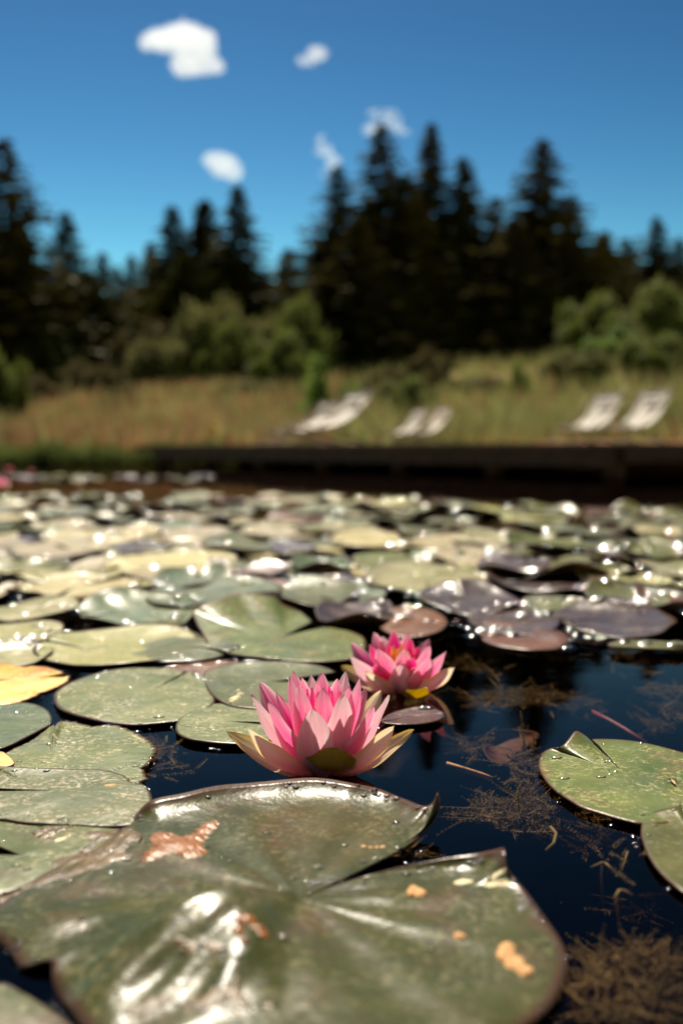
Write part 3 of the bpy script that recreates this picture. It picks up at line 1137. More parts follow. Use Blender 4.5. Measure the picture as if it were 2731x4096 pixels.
traced('lily_pad', 'small dark green lily pad cut off at the left edge below the yellow one', c1(-20, 1150),
       T3(c1, [(-250, 1180), (-200, 1080), (-60, 1052), (0, 1058), (90, 1045, .006), (160, 1052, .006), (215, 1078, .006), (238, 1112), (230, 1145), (190, 1168), (120, 1205), (50, 1240), (-30, 1262), (-180, 1250), (-250, 1200)]), 'blue', 14, 110, 14, drops=14)
traced('lily_pad', 'brown dying scrap of lily pad at the left edge under the ragged pad', c1(-20, 1310),
       T3(c1, [(-80, 1290, .006), (0, 1268, .007), (35, 1285, .007), (60, 1310, .007), (62, 1330, .007), (0, 1345, .006), (-90, 1340, .006)]), 'yellow', 15, 50, 8, .007)
traced('lily_pad', 'orange yellow withering lily pad at the left edge', c1(60, 935),
       T3(c1, [(-160, 960), (-120, 890), (0, 866, .008), (60, 872, .008), (110, 882, .004), (150, 878, .008), (215, 882, .010), (290, 902, .010), (318, 920, .006), (300, 955, .003), (240, 985, .002), (190, 1000, .002), (150, 1020, .002), (100, 1040, .001),
               (20, 1058, .001), (-100, 1060, .001), (-170, 1000, .001)]), 'yellow', 16, 140, 14, .006, rag=.02, und=.003, undf=60, drops=12)
traced('lily_pad', 'round speckled lily pad with a narrow slit, left of the near flower', c1(712, 982),
       T3(c1, [(760, 962, .005), (862, 905, .005), (900, 915), (940, 945), (970, 985), (985, 1030), (980, 1050), (930, 1090), (870, 1120), (800, 1132), (720, 1140), (620, 1147), (520, 1140), (430, 1125), (330, 1100), (270, 1070), (248, 1030), (262, 990),
               (330, 950), (430, 915), (500, 898), (600, 886), (700, 886), (780, 890), (840, 900), (850, 903, .003), (740, 962, .003)]), 'speckled', 17, 200, 22, .005, drops=40, und=.001)
traced('lily_pad', 'small speckled lily pad just behind the left sepals of the near flower', c1(1040, 1130),
       T3(c1, [(1250, 1140), (1270, 1100), (1200, 1060), (1100, 1052), (1000, 1050), (960, 1055), (890, 1080), (830, 1115), (808, 1150), (815, 1185), (860, 1212), (930, 1225), (1000, 1232), (1100, 1235), (1200, 1230), (1280, 1200), (1270, 1160)]), 'speckled', 18, 120, 16, drops=16)
traced('lily_pad', 'smooth green lily pad with lifted rim behind the near flower', c1(1240, 950),
       T3(c1, [(1540, 905), (1500, 885), (1440, 870, .007), (1360, 860, .008), (1250, 855, .008), (1150, 856, .008), (1060, 868, .006), (960, 890, .006), (935, 915, .006), (940, 950, .006), (960, 990, .006), (1000, 1030, .006), (1060, 1060, .005), (1150, 1072, .005), (1300, 1080), (1450, 1060),
               (1540, 1000), (1570, 950)]), 'olive', 19, 140, 18, .004, drops=20, und=.001)
# the right-hand folded pad: blade in two overlapping lobes
traced('lily_pad', 'folded green lily pad with a raised flap, right of the open water', c4(1287, 215),
       T3(c4, [(1240, 165, .005), (1195, 125, .006), (1165, 95, .007), (1135, 62, .010), (1105, 40, .013), (1075, 28, .016), (1045, 62, .013), (1010, 98, .009), (960, 108, .005), (925, 128), (906, 165), (910, 205), (935, 250), (970, 290), (1030, 335), (1100, 378), (1170, 402),
               (1250, 426), (1330, 446), (1375, 455), (1480, 455), (1640, 430), (1760, 370), (1800, 280), (1740, 190), (1640, 150), (1568, 128), (1450, 96), (1350, 76), (1250, 66, .003), (1150, 66, .002), (1165, 80, .001), (1220, 150, .002)]),
       'olive', 21, 220, 24, .0045, p=3.0, und=.0008, drops=12)
traced('lily_pad', 'yellow-green lily pad cut off at the right edge below the folded one', c4(1640, 560),
       T3(c4, [(1560, 350, .014), (1540, 375, .008), (1480, 388, .006), (1420, 408), (1385, 440), (1375, 490), (1385, 540), (1410, 600), (1450, 660), (1510, 720), (1600, 780), (1750, 800), (1850, 700), (1850, 500), (1760, 390), (1600, 370)]), 'moss', 22, 120, 16, .004, drops=14)
traced('lily_pad', 'dark wet lily pad in shadow at the bottom left corner', c3(-100, 1400),
       T3(c3, [(-500, 1300, .001), (-300, 1180, .001), (0, 1190, .001), (100, 1230, .001), (200, 1290, .001), (330, 1380, .001), (500, 1520, .001), (300, 1700, .001), (-100, 1750, .001), (-500, 1600, .001)]), 'olive', 23, 90, 14, .002, drops=40, drr=(.001, .002))
traced('lily_pad', 'small bronze lily pad afloat between the two flowers', c2(330, 1105),
       T3(c2, [(180, 1128), (215, 1100), (280, 1078), (350, 1066, .005), (420, 1074, .005), (465, 1092, .005), (470, 1108), (440, 1128), (370, 1142), (280, 1146), (210, 1140), (180, 1132)]), 'bronze', 24, 80, 12, .003, drops=4)
traced('lily_pad', 'big lily pad with dark upright back rim behind the two flowers', c1(1300, 740),
       T3(c1, [(1480, 700, .006), (1560, 705, .006), (1660, 740), (1680, 790), (1640, 835), (1560, 852), (1430, 856), (1300, 848), (1150, 832), (1040, 815), (960, 780, .006), (930, 730, .010), (900, 670, .018), (885, 625, .024), (930, 598, .030), (1000, 572, .034), (1080, 545, .036), (1180, 545, .034), (1260, 560, .028),
               (1290, 590, .018), (1330, 612, .010), (1380, 630, .006), (1430, 670, .006)]), 'olive', 25, 180, 22, .005, p=2.6, drops=30, drr=(.001, .002))
# reddish leaf under water
traced('lily_pad', 'purple-red young leaf sunk below the surface right of the near flower', c2(720, 1240),
       T3(c2, [(690, 1190, -.02), (740, 1170, -.02), (860, 1175, -.025), (910, 1200, -.03), (840, 1260, -.03), (760, 1320, -.025), (700, 1320, -.02), (655, 1270, -.02), (660, 1220, -.02)]), 'red', 26, 60, 8, -.03)


# --- mid-distance pads as lightly warped discs: label, centre u,v, half width, half height (px), notch angle, kind, rim lift, seed
def disc_pad(label, u, v, hw, hh, notch, kind, lift=.006, seed=0, zb=.003, N=96, rings=14, und=.002, drops=10, tilt=(0, 0), group='lily pads on the pond', irregular=.05, drr=(.0014, .003), undf=26):
    r = random.Random(seed * 7 + 3)
    near, far = P(u, v + hh, zb), P(u, v - hh, zb + .002)
    cy = (near.y + far.y) / 2
    ry = (far.y - near.y) / 2
    s = cy / FPX
    cx = (u - 1365.5) * s
    rx = hw * s
    K = sines(seed + 50, 4, 1.0)
    na = R(notch)
    w0 = r.uniform(.03, .10)
    out = []
    ph = [r.uniform(0, 6.28) for _ in range(6)]
    for i in range(N):
        t = i / (N - 1)
        a = na + w0 + t * (2 * math.pi - 2 * w0)
        k = 1 + irregular * (math.sin(2 * a + ph[0]) * .6 + math.sin(3 * a + ph[1]) * .5 + math.sin(5 * a + ph[2]) * .25 + math.sin(11 * a + ph[3]) * .12)
        # lobes taper into rounded tips beside the sinus
        e = min(t, 1 - t) * 2 * math.pi
        k *= 1 - .12 * math.exp(-e * 6)
        lz = lift * (.45 + .55 * math.sin(2 * a + ph[4]) * math.sin(a + ph[5])) + lift * .35 * max(0, math.sin(a))
        x, y = rx * k * math.cos(a), ry * k * math.sin(a)
        out.append(Vector((cx + x, cy + y, zb + lz + tilt[0] * x + tilt[1] * y)))
    C = Vector((cx, cy, zb + .001))
    o, top = pad_mesh('lily_pad', C, out, M[kind], seed, rings, zc=zb + .001, p=3.2, und=und, undf=undf, thick=.0015)
    tag(o, label, 'lily pad', group)
    if drops: drops_on(top, rings, drops, drr[0], drr[1], seed)
    return o


MID = [
    # from the upper-left crop (c1 px) : cx, cy, hw, hh
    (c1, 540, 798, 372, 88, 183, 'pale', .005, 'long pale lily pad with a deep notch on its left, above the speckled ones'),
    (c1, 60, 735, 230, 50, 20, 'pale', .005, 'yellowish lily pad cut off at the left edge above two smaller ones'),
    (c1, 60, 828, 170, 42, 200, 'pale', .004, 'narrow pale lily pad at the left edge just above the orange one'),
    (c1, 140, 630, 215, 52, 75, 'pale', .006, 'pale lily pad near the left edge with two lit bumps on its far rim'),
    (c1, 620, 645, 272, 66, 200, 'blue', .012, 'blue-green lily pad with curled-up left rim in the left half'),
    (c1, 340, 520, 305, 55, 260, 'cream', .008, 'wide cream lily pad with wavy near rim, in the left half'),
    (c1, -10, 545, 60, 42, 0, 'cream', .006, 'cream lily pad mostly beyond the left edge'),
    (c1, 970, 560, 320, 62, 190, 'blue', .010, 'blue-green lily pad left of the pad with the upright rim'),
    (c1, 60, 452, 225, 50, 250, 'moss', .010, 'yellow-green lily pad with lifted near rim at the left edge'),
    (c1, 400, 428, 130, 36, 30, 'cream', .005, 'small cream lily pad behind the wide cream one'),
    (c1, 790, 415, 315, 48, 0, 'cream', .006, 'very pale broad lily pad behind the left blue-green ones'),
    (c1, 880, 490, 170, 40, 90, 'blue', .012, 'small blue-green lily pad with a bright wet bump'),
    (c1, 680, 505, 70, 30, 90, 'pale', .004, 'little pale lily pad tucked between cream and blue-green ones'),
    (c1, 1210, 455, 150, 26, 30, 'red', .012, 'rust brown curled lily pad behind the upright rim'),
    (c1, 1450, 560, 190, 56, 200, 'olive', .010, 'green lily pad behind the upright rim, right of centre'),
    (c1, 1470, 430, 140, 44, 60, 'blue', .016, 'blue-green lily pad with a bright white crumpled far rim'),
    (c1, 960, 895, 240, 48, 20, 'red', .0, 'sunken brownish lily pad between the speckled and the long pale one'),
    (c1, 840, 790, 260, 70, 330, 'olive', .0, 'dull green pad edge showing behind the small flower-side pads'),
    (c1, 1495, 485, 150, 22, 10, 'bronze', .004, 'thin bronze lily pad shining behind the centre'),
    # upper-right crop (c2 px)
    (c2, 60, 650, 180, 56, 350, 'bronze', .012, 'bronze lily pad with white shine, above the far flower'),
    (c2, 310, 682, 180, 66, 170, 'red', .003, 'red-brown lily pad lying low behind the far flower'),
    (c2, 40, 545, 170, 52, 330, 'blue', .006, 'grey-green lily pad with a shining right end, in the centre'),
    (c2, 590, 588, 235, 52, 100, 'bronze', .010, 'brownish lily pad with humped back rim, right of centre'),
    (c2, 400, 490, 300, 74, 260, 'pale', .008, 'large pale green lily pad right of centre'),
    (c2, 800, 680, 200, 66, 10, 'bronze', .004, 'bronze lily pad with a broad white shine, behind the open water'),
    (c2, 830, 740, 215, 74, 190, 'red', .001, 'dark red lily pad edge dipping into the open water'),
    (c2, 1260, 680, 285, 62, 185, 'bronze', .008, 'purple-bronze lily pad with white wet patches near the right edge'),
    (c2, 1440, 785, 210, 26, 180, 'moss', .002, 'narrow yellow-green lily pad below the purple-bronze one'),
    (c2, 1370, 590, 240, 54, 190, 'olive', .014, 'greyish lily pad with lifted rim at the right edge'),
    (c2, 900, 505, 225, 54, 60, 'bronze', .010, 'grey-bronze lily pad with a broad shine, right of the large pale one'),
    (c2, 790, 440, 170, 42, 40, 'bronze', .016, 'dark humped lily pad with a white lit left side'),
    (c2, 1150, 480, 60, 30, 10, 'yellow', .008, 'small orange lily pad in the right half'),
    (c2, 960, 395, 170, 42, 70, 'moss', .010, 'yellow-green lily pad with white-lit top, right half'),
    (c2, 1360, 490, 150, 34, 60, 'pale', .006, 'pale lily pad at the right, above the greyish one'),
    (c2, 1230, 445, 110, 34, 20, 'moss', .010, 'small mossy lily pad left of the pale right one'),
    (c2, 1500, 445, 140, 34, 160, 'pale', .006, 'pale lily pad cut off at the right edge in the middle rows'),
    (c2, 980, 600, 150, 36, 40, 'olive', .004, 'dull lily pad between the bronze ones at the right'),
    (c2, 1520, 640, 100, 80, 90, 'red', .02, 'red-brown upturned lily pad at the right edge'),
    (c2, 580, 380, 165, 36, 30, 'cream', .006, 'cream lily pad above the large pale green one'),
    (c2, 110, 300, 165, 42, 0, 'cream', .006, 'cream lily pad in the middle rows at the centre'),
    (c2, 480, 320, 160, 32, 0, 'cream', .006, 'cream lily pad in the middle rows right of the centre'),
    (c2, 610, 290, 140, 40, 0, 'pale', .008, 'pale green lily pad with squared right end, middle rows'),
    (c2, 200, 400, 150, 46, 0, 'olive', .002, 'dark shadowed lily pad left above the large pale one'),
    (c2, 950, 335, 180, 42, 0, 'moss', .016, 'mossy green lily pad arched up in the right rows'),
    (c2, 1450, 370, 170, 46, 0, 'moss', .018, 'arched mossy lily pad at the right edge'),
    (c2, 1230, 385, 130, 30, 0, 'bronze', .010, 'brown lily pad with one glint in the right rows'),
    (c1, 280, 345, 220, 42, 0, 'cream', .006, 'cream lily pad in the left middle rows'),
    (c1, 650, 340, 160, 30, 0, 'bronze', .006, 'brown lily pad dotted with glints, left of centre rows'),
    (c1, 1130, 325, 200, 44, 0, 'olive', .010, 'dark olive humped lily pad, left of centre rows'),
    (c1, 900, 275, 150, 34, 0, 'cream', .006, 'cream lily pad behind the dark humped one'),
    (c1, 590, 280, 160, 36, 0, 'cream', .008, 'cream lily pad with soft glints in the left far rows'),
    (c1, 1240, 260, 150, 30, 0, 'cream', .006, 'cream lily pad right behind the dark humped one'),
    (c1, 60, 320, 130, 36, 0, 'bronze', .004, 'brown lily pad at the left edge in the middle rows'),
    (c1, 1340, 345, 120, 26, 0, 'bronze', .006, 'brown lily pad low between the centre rows'),
]
occupied = []
for i, (f, cx, cy, hw, hh, na, kind, lift, lab) in enumerate(MID):
    u, v = f(cx, cy)
    k = .8709
    dist = P(u, v).y
    occupied.append((P(u, v).x, dist, hw * k * dist / FPX))
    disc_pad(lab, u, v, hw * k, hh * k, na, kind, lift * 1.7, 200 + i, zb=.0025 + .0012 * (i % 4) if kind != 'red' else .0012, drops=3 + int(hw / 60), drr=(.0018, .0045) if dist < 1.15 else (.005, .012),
             und=.004 if dist < 1.2 else .009, undf=26 if dist < 1.2 else 18)

# --- far rows: individual pads copied from a few blades
VAR = {}
def far_blade(kind, seed, und, lift):
    r = random.Random(seed)
    N = 40
    ph = [r.uniform(0, 6.28) for _ in range(6)]
    out = []
    for i in range(N):
        t = i / (N - 1)
        a = .08 + t * (2 * math.pi - .16)
        k = 1 + .06 * math.sin(2 * a + ph[0]) + .05 * math.sin(3 * a + ph[1])
        lz = lift * max(-.1, math.sin(a + ph[2]) * math.sin(2 * a + ph[3]))
        out.append(Vector((.11 * k * math.cos(a), .11 * k * math.sin(a), .004 + lz)))
    o, _ = pad_mesh('lily_pad', Vector((0, 0, .005)), out, M[kind], seed, 10, und=und, undf=30, p=2.4, thick=.002)
    return o


for kind in ('cream', 'pale', 'blue', 'moss', 'bronze', 'olive', 'red'):
    VAR[kind] = [far_blade(kind, 300 + j * 13 + len(kind), .010 if kind != 'moss' else .016, .014 if kind != 'moss' else .03) for j in range(3)]
fused = {}
pts = []
FARLAB = {'cream': 'cream', 'pale': 'pale green', 'blue': 'blue-green', 'moss': 'yellow-green', 'bronze': 'brown', 'olive': 'dull olive', 'red': 'rust-red'}
tries = 0
while tries < 9000 and len(pts) < 235:
    tries += 1
    strip_ = rng.random() < .06
    if strip_:
        y = rng.uniform(6.9, 8.3); x = rng.uniform(-.36 * y, -.14 * y)
    else:
        y = rng.uniform(1.62, 5.9)
        x = rng.uniform(-.36 * y, .36 * y)
    u = x / y
    lim = float(np.interp(u, [-.36, -.1, 0, .2, .36], [4.9, 4.9, 4.6, 3.95, 3.55]))
    if not strip_ and y > lim: continue
    if any((x - a) ** 2 + (y - b_) ** 2 < (.150 + .019 * y) ** 2 for a, b_ in pts): continue
    if any(abs(x - a) < r_ * .8 and abs(y - b_) < r_ * .8 for a, b_, r_ in occupied): continue
    pts.append((x, y))
    right = u > .06
    if strip_:
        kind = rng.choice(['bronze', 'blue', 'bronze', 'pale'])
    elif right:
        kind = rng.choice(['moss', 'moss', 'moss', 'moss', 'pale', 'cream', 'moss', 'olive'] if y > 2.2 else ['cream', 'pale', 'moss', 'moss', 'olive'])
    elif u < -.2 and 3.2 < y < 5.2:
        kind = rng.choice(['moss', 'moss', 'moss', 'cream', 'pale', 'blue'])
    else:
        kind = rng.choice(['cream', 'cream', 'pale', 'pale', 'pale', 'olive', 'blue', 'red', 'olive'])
    j = rng.randrange(3)
    src = VAR[kind][j]
    if (kind, j) in fused:
        o = src.copy(); COL.objects.link(o)
    else:
        o = src; fused[(kind, j)] = 1
    o.location = (x, y, .002 + rng.uniform(0, .004))
    s = rng.uniform(.75, 1.2)
    o.scale = (s, s, 1)
    o.rotation_euler = (rng.uniform(-.03, .05), rng.uniform(-.03, .03), rng.uniform(0, 6.28))
    colz = 'at the far left' if u < -.24 else 'left of the centre' if u < -.1 else 'in the middle' if u < .04 else 'right of the centre' if u < .19 else 'at the far right'
    q_ = y / lim
    rowz = 'just behind the middle rows' if q_ < .42 else 'about halfway to the deck' if q_ < .58 else 'in the far rows' if q_ < .8 else 'in the last rows'
    zone = 'in the thin strip near the far left shore' if strip_ else colz + ', ' + rowz
    size = 'small' if s < .88 else 'large' if s > 1.07 else 'middling'
    tag(o, '%s %s lily pad %s' % (size, FARLAB[kind], zone), 'lily pad', 'lily pads ' + zone.replace(',', ''))
    for _ in range(rng.choice([0, 1, 1, 2])):
        a = rng.uniform(0, 6.28); q = rng.uniform(.5, .95) * .11 * s
        DROPS.append((x + q * math.cos(a), y + q * math.sin(a), (.010), rng.uniform(.012, .032)))  # far drops oversized for their blurred sun glints
for kind in VAR:
    for j, o in enumerate(VAR[kind]):
        if (kind, j) not in fused:
            bpy.data.objects.remove(o)

# ------------------------------------------------------------------ flowers
PET = {}


def petal(name, base, tip, hw, mat, parent, face=0.0, bulge=.12, cup=.45, org=None, seed=0, label=None, flip=False, shp=.78, twist=0.0):
    """boat-shaped petal from base to tip; its inside faces the flower's axis"""
    base, tip = Vector(base), Vector(tip)
    ch_ = tip - base
    L = ch_.length
    d = ch_.normalized()
    out = Vector((base.x - org.x, base.y - org.y, 0))
    hz = Vector((d.x, d.y, 0))
    rad = hz if hz.length > .25 else (out if out.length > 1e-5 else Vector((0, -1, 0)))
    rad = (rad.normalized() + Vector((0, face, 0))).normalized()
    nout = (rad - d * rad.dot(d))
    nout = nout - Vector((0, 0, 1)) * 0
    if nout.length < .05: nout = Vector((0, 0, -1)) - d * (-d.z)
    nout.normalize()
    side = d.cross(nout).normalized()
    r = random.Random(seed)
    nu, nv = 10, 22
    V, uv, F = [], [], []
    wob = [r.uniform(0, 6.28) for _ in range(3)]
    for j in range(nv + 1):
        s = j / nv
        w = hw * max(0.0, 1 - (2 * s ** shp - 1) ** 2) ** .72
        if s < .12: w = max(w, hw * .30)
        arc = bulge * L * 4 * s * (1 - s) * (1 - .25 * s)
        cen = base + ch_ * s + nout * arc
        rot = twist * s
        for i in range(nu + 1):
            c = i / nu * 2 - 1
            x = w * c * (1 + .05 * math.sin(s * 9 + wob[2] + 1.5 * c))
            inn = cup * w * (abs(c) ** 1.8) * (1 - .35 * s)
            ed = .0009 * math.sin(s * 11 + wob[0] + c * 2) * abs(c) ** 1.5
            crease = .0005 * math.cos(c * 9 + wob[1]) * (1 - .6 * s) - .0007 * math.exp(-(c / .16) ** 2) * s
            V.append(cen + side * x * math.cos(rot) - nout * (inn + ed + crease - x * math.sin(rot)))
            uv.append((i / nu, s))
    for j in range(nv):
        for i in range(nu):
            a = j * (nu + 1) + i
            q = (a, a + 1, a + nu + 2, a + nu + 1)
            F.append(q)
    # front face = inside (towards axis)
    a = V[F[nu * 8 + 5][1]] - V[F[nu * 8 + 5][0]]
    b_ = V[F[nu * 8 + 5][3]] - V[F[nu * 8 + 5][0]]
    if a.cross(b_).dot(nout) > 0: F = [q[::-1] for q in F]
    V = [v - org for v in V]
    o = mesh_obj(name, V, F, mat, parent, True, None, uv)
    if label: o['label'] = label
    return o


def sphere_tip(c, u, v, k, far):
    """tip on the line of sight at the distance L = k*d from the base, leaning to or from the viewer"""
    o = Vector((0, 0, CAM_H))
    d = ray(u, v).normalized()
    t0 = (c - o).dot(d)
    q = o + d * t0
    dd = (c - q).length
    L = dd * max(k, 1.0)
    h = math.sqrt(max(0, L * L - dd * dd))
    return q + d * (h if far else -h)


def flower(label, cb, petals, pxm, zb, seed, stam):
    org = P(*cb, zb)
    e = empty('water_lily', org, label, 'water lily')
    for i, (x, y, k, far, hwpx, mat, bulge, cup, bo) in enumerate(petals):
        u, v = c7(x, y)
        t = sphere_tip(org, u, v, k, far)
        dx = Vector((t.x - org.x, t.y - org.y, 0))
        if dx.length > 1e-4: dx.normalize()
        base = org + dx * bo + Vector((0, 0, -.003 if bo > .0065 else .003))
        nm_ = 'sepal' if mat == 'sepal' else 'petal'
        petal(nm_, base, t, hwpx * pxm * (1.06 if far else 1.1), M[mat], e, (.6 if (mat == 'sepal' and k < 1.5) else (.75 if far else -.75)), bulge, cup * .75, org, seed * 50 + i)
    for i in range(stam[0]):
        a = i * 2.4
        rr = .0018 + .006 * math.sqrt(i / stam[0])
        r = random.Random(i + seed * 100)
        h = stam[1] * r.uniform(.75, 1.1) * (1 - .2 * i / stam[0])
        b0 = Vector((rr * math.cos(a), rr * math.sin(a), .004))
        m = MB()
        m.tube([b0, b0 + Vector((rr * .5 * math.cos(a), rr * .5 * math.sin(a), h * .6)), b0 + Vector((rr * .25 * math.cos(a), rr * .25 * math.sin(a), h))], [.0011, .0010, .0005], 5)
        m.build('stamen', M['stamen' if i % 3 else 'stamen_red'], e, True)
    # receptacle under the petals
    m = MB()
    m.tube([(0, 0, -.05), (0, 0, -.014), (0, 0, -.008), (0, 0, .002)], [.003, .003, .005, .005], 12)
    m.build('flower_base', M['redstem'], e, True)
    return e


# tip x, tip y (close-up px), lean factor, leaning away, half width px, material, outward bulge, cup, base offset m
F1 = [
    (88, 745, 1.02, False, 70, 'sepal', .10, .45, .010),
    (1262, 735, 1.02, False, 62, 'sepal', .10, .5, .010),
    (785, 852, 2.3, False, 150, 'sepal', .24, .6, .006),
    (640, 640, 1.03, True, 60, 'sepal', .14, .4, .010),
    (218, 725, 1.08, False, 82, 'cream_petal', .13, .5, .009),
    (1137, 712, 1.08, False, 88, 'cream_petal', .13, .45, .009),
    (243, 514, 1.02, False, 85, 'pink_pale', .10, .5, .008),
    (295, 435, 1.04, True, 90, 'pink', .10, .5, .008),
    (1106, 518, 1.02, False, 72, 'pink_pale', .09, .5, .008),
    (1055, 490, 1.06, True, 85, 'cream_petal', .10, .45, .009),
    (1010, 560, 1.10, True, 80, 'cream_petal', .10, .45, .009),
    (622, 607, 1.38, False, 112, 'pink_pale', .15, .55, .007),
    (826, 514, 1.20, False, 88, 'pink_pale', .12, .5, .006),
    (540, 460, 1.12, False, 82, 'pink', .11, .5, .006),
    (485, 405, 1.04, False, 68, 'pink', .10, .5, .006),
    (505, 365, 1.02, True, 74, 'pink', .09, .5, .006),
    (560, 410, 1.0, True, 62, 'pink', .09, .5, .004),
    (693, 470, 1.07, False, 78, 'pink', .10, .5, .003),
    (686, 374, 1.02, True, 84, 'pink', .08, .5, .005),
    (617, 392, 1.05, True, 66, 'pink_pale', .08, .45, .006),
    (836, 368, 1.02, True, 72, 'pink_pale', .08, .5, .006),
    (782, 415, 1.0, True, 72, 'pink', .08, .5, .004),
    (860, 455, 1.06, False, 74, 'pink', .09, .5, .005),
    (926, 400, 1.04, False, 66, 'pink', .09, .5, .006),
    (746, 492, 1.03, False, 40, 'pink_deep', .06, .5, .002),
    (625, 472, 1.03, False, 42, 'pink_deep', .06, .5, .002),
    (592, 478, 1.02, False, 36, 'pink_deep', .06, .5, .002),
    (800, 500, 1.02, False, 40, 'pink_deep', .06, .5, .002),
    (660, 500, 1.0, True, 44, 'pink_deep', .06, .5, .002),
    (730, 455, 1.0, True, 44, 'pink_deep', .06, .5, .002),
    (655, 430, 1.0, True, 44, 'pink', .07, .5, .003),
    (575, 520, 1.10, False, 54, 'pink_deep', .09, .5, .003),
    (790, 560, 1.16, False, 56, 'pink_deep', .09, .5, .003),
    (400, 500, 1.0, True, 66, 'pink', .09, .5, .006),
    (965, 470, 1.04, True, 62, 'pink', .09, .5, .006),
    (350, 560, 1.10, False, 72, 'pink', .10, .5, .007),
    (1010, 590, 1.12, False, 66, 'pink', .10, .5, .007),
    (450, 560, 1.08, True, 80, 'pink', .10, .5, .006),
    (910, 560, 1.08, True, 76, 'pink', .10, .5, .006),
]
fl1 = flower('near pink water lily in sharp focus with cream outer petals, beside the largest pad', c7(700, 992), F1, .693 / FPX * .6378 * 1.0, .002, 1, (22, .040))

F2 = [
    (805, 335, 1.05, True, 60, 'sepal', .12, .45, .010),
    (1345, 472, 2.4, False, 62, 'sepal', .14, .5, .010),
    (1516, 345, 1.05, False, 62, 'cream_petal', .14, .5, .010),
    (962, 374, 1.25, False, 62, 'cream_petal', .15, .5, .010),
    (870, 190, 1.05, True, 66, 'pink', .12, .5, .008),
    (860, 272, 1.05, False, 66, 'pink_pale', .12, .5, .008),
    (1038, 228, 1.15, False, 72, 'pink', .12, .5, .006),
    (1178, 325, 1.55, False, 70, 'pink_pale', .15, .5, .007),
    (1362, 278, 1.25, False, 60, 'pink', .13, .5, .007),
    (1462, 245, 1.04, False, 56, 'pink', .12, .5, .008),
    (1362, 205, 1.05, False, 56, 'pink', .10, .5, .006),
    (1358, 165, 1.06, True, 60, 'pink', .10, .5, .006),
    (1222, 128, 1.05, True, 58, 'pink', .10, .5, .006),
    (1135, 118, 1.05, True, 62, 'pink_deep', .10, .5, .006),
    (1065, 146, 1.05, True, 60, 'pink_pale', .10, .5, .006),
    (1010, 128, 1.04, True, 62, 'pink', .10, .5, .006),
    (1242, 158, 1.02, True, 52, 'pink_deep', .09, .5, .005),
    (1205, 228, 1.15, False, 58, 'pink', .10, .5, .004),
    (985, 200, 1.03, False, 56, 'pink_deep', .10, .5, .006),
    (1290, 215, 1.02, True, 56, 'pink_deep', .10, .5, .005),
    (1100, 190, 1.02, True, 46, 'pink_deep', .08, .5, .003),
    (1260, 280, 1.2, False, 50, 'pink_deep', .10, .5, .004),
    (1010, 330, 1.25, False, 56, 'pink_deep', .12, .5, .006),
    (1290, 340, 1.4, False, 54, 'pink_deep', .13, .5, .006),
]
fl2 = flower('far pink water lily with yellow stamens showing, behind the sharp one', c7(1180, 482), F2, .915 / FPX * .6378, .002, 2, (46, .038))
for i, ((x, y), s, lab) in enumerate([((0, 1118), 1.15, 'blurred pink water lily cut off by the left edge near the far pads'), ((72, 1078), .6, 'tiny blurred pink water lily in the distant strip by the shore'), ((20, 1072), .6, 'faint pink water lily in the far left corner of the pond')]):
    o = copy_tree(fl2)
    p = P(*d1(x, y + 12), 0.0)
    o.location = (p.x, p.y, .02)
    o.scale = (s * 1.0,) * 3
    o.rotation_euler = (0, 0, i * 1.9)
    o['label'] = lab

# ------------------------------------------------------------------ algae, jelly and leaf bits lying on the pads
from mathutils.bvhtree import BVHTree


def hero_z():
    me = hero_o.data
    vs = [v.co + hero_o.location for v in me.vertices]
    return BVHTree.FromPolygons(vs, [tuple(p.vertices) for p in me.polygons])


def bvh_of(names):
    vs, fs = [], []
    for o in COL.objects:
        if o.type == 'MESH' and o.name.startswith(names) and o.location.y < 1.2 and abs(o.location.x) < .6:
            b0 = len(vs)
            vs += [o.matrix_basis @ v.co for v in o.data.vertices]
            fs += [tuple(b0 + q for q in p.vertices) for p in o.data.polygons]
    return BVHTree.FromPolygons(vs, fs)


BV = bvh_of('lily_pad')


def surf_z(x, y, d=0.0):
    h = BV.ray_cast(Vector((x, y, 1)), Vector((0, 0, -1)))
    return max(h[0].z, d) if h[0] else d


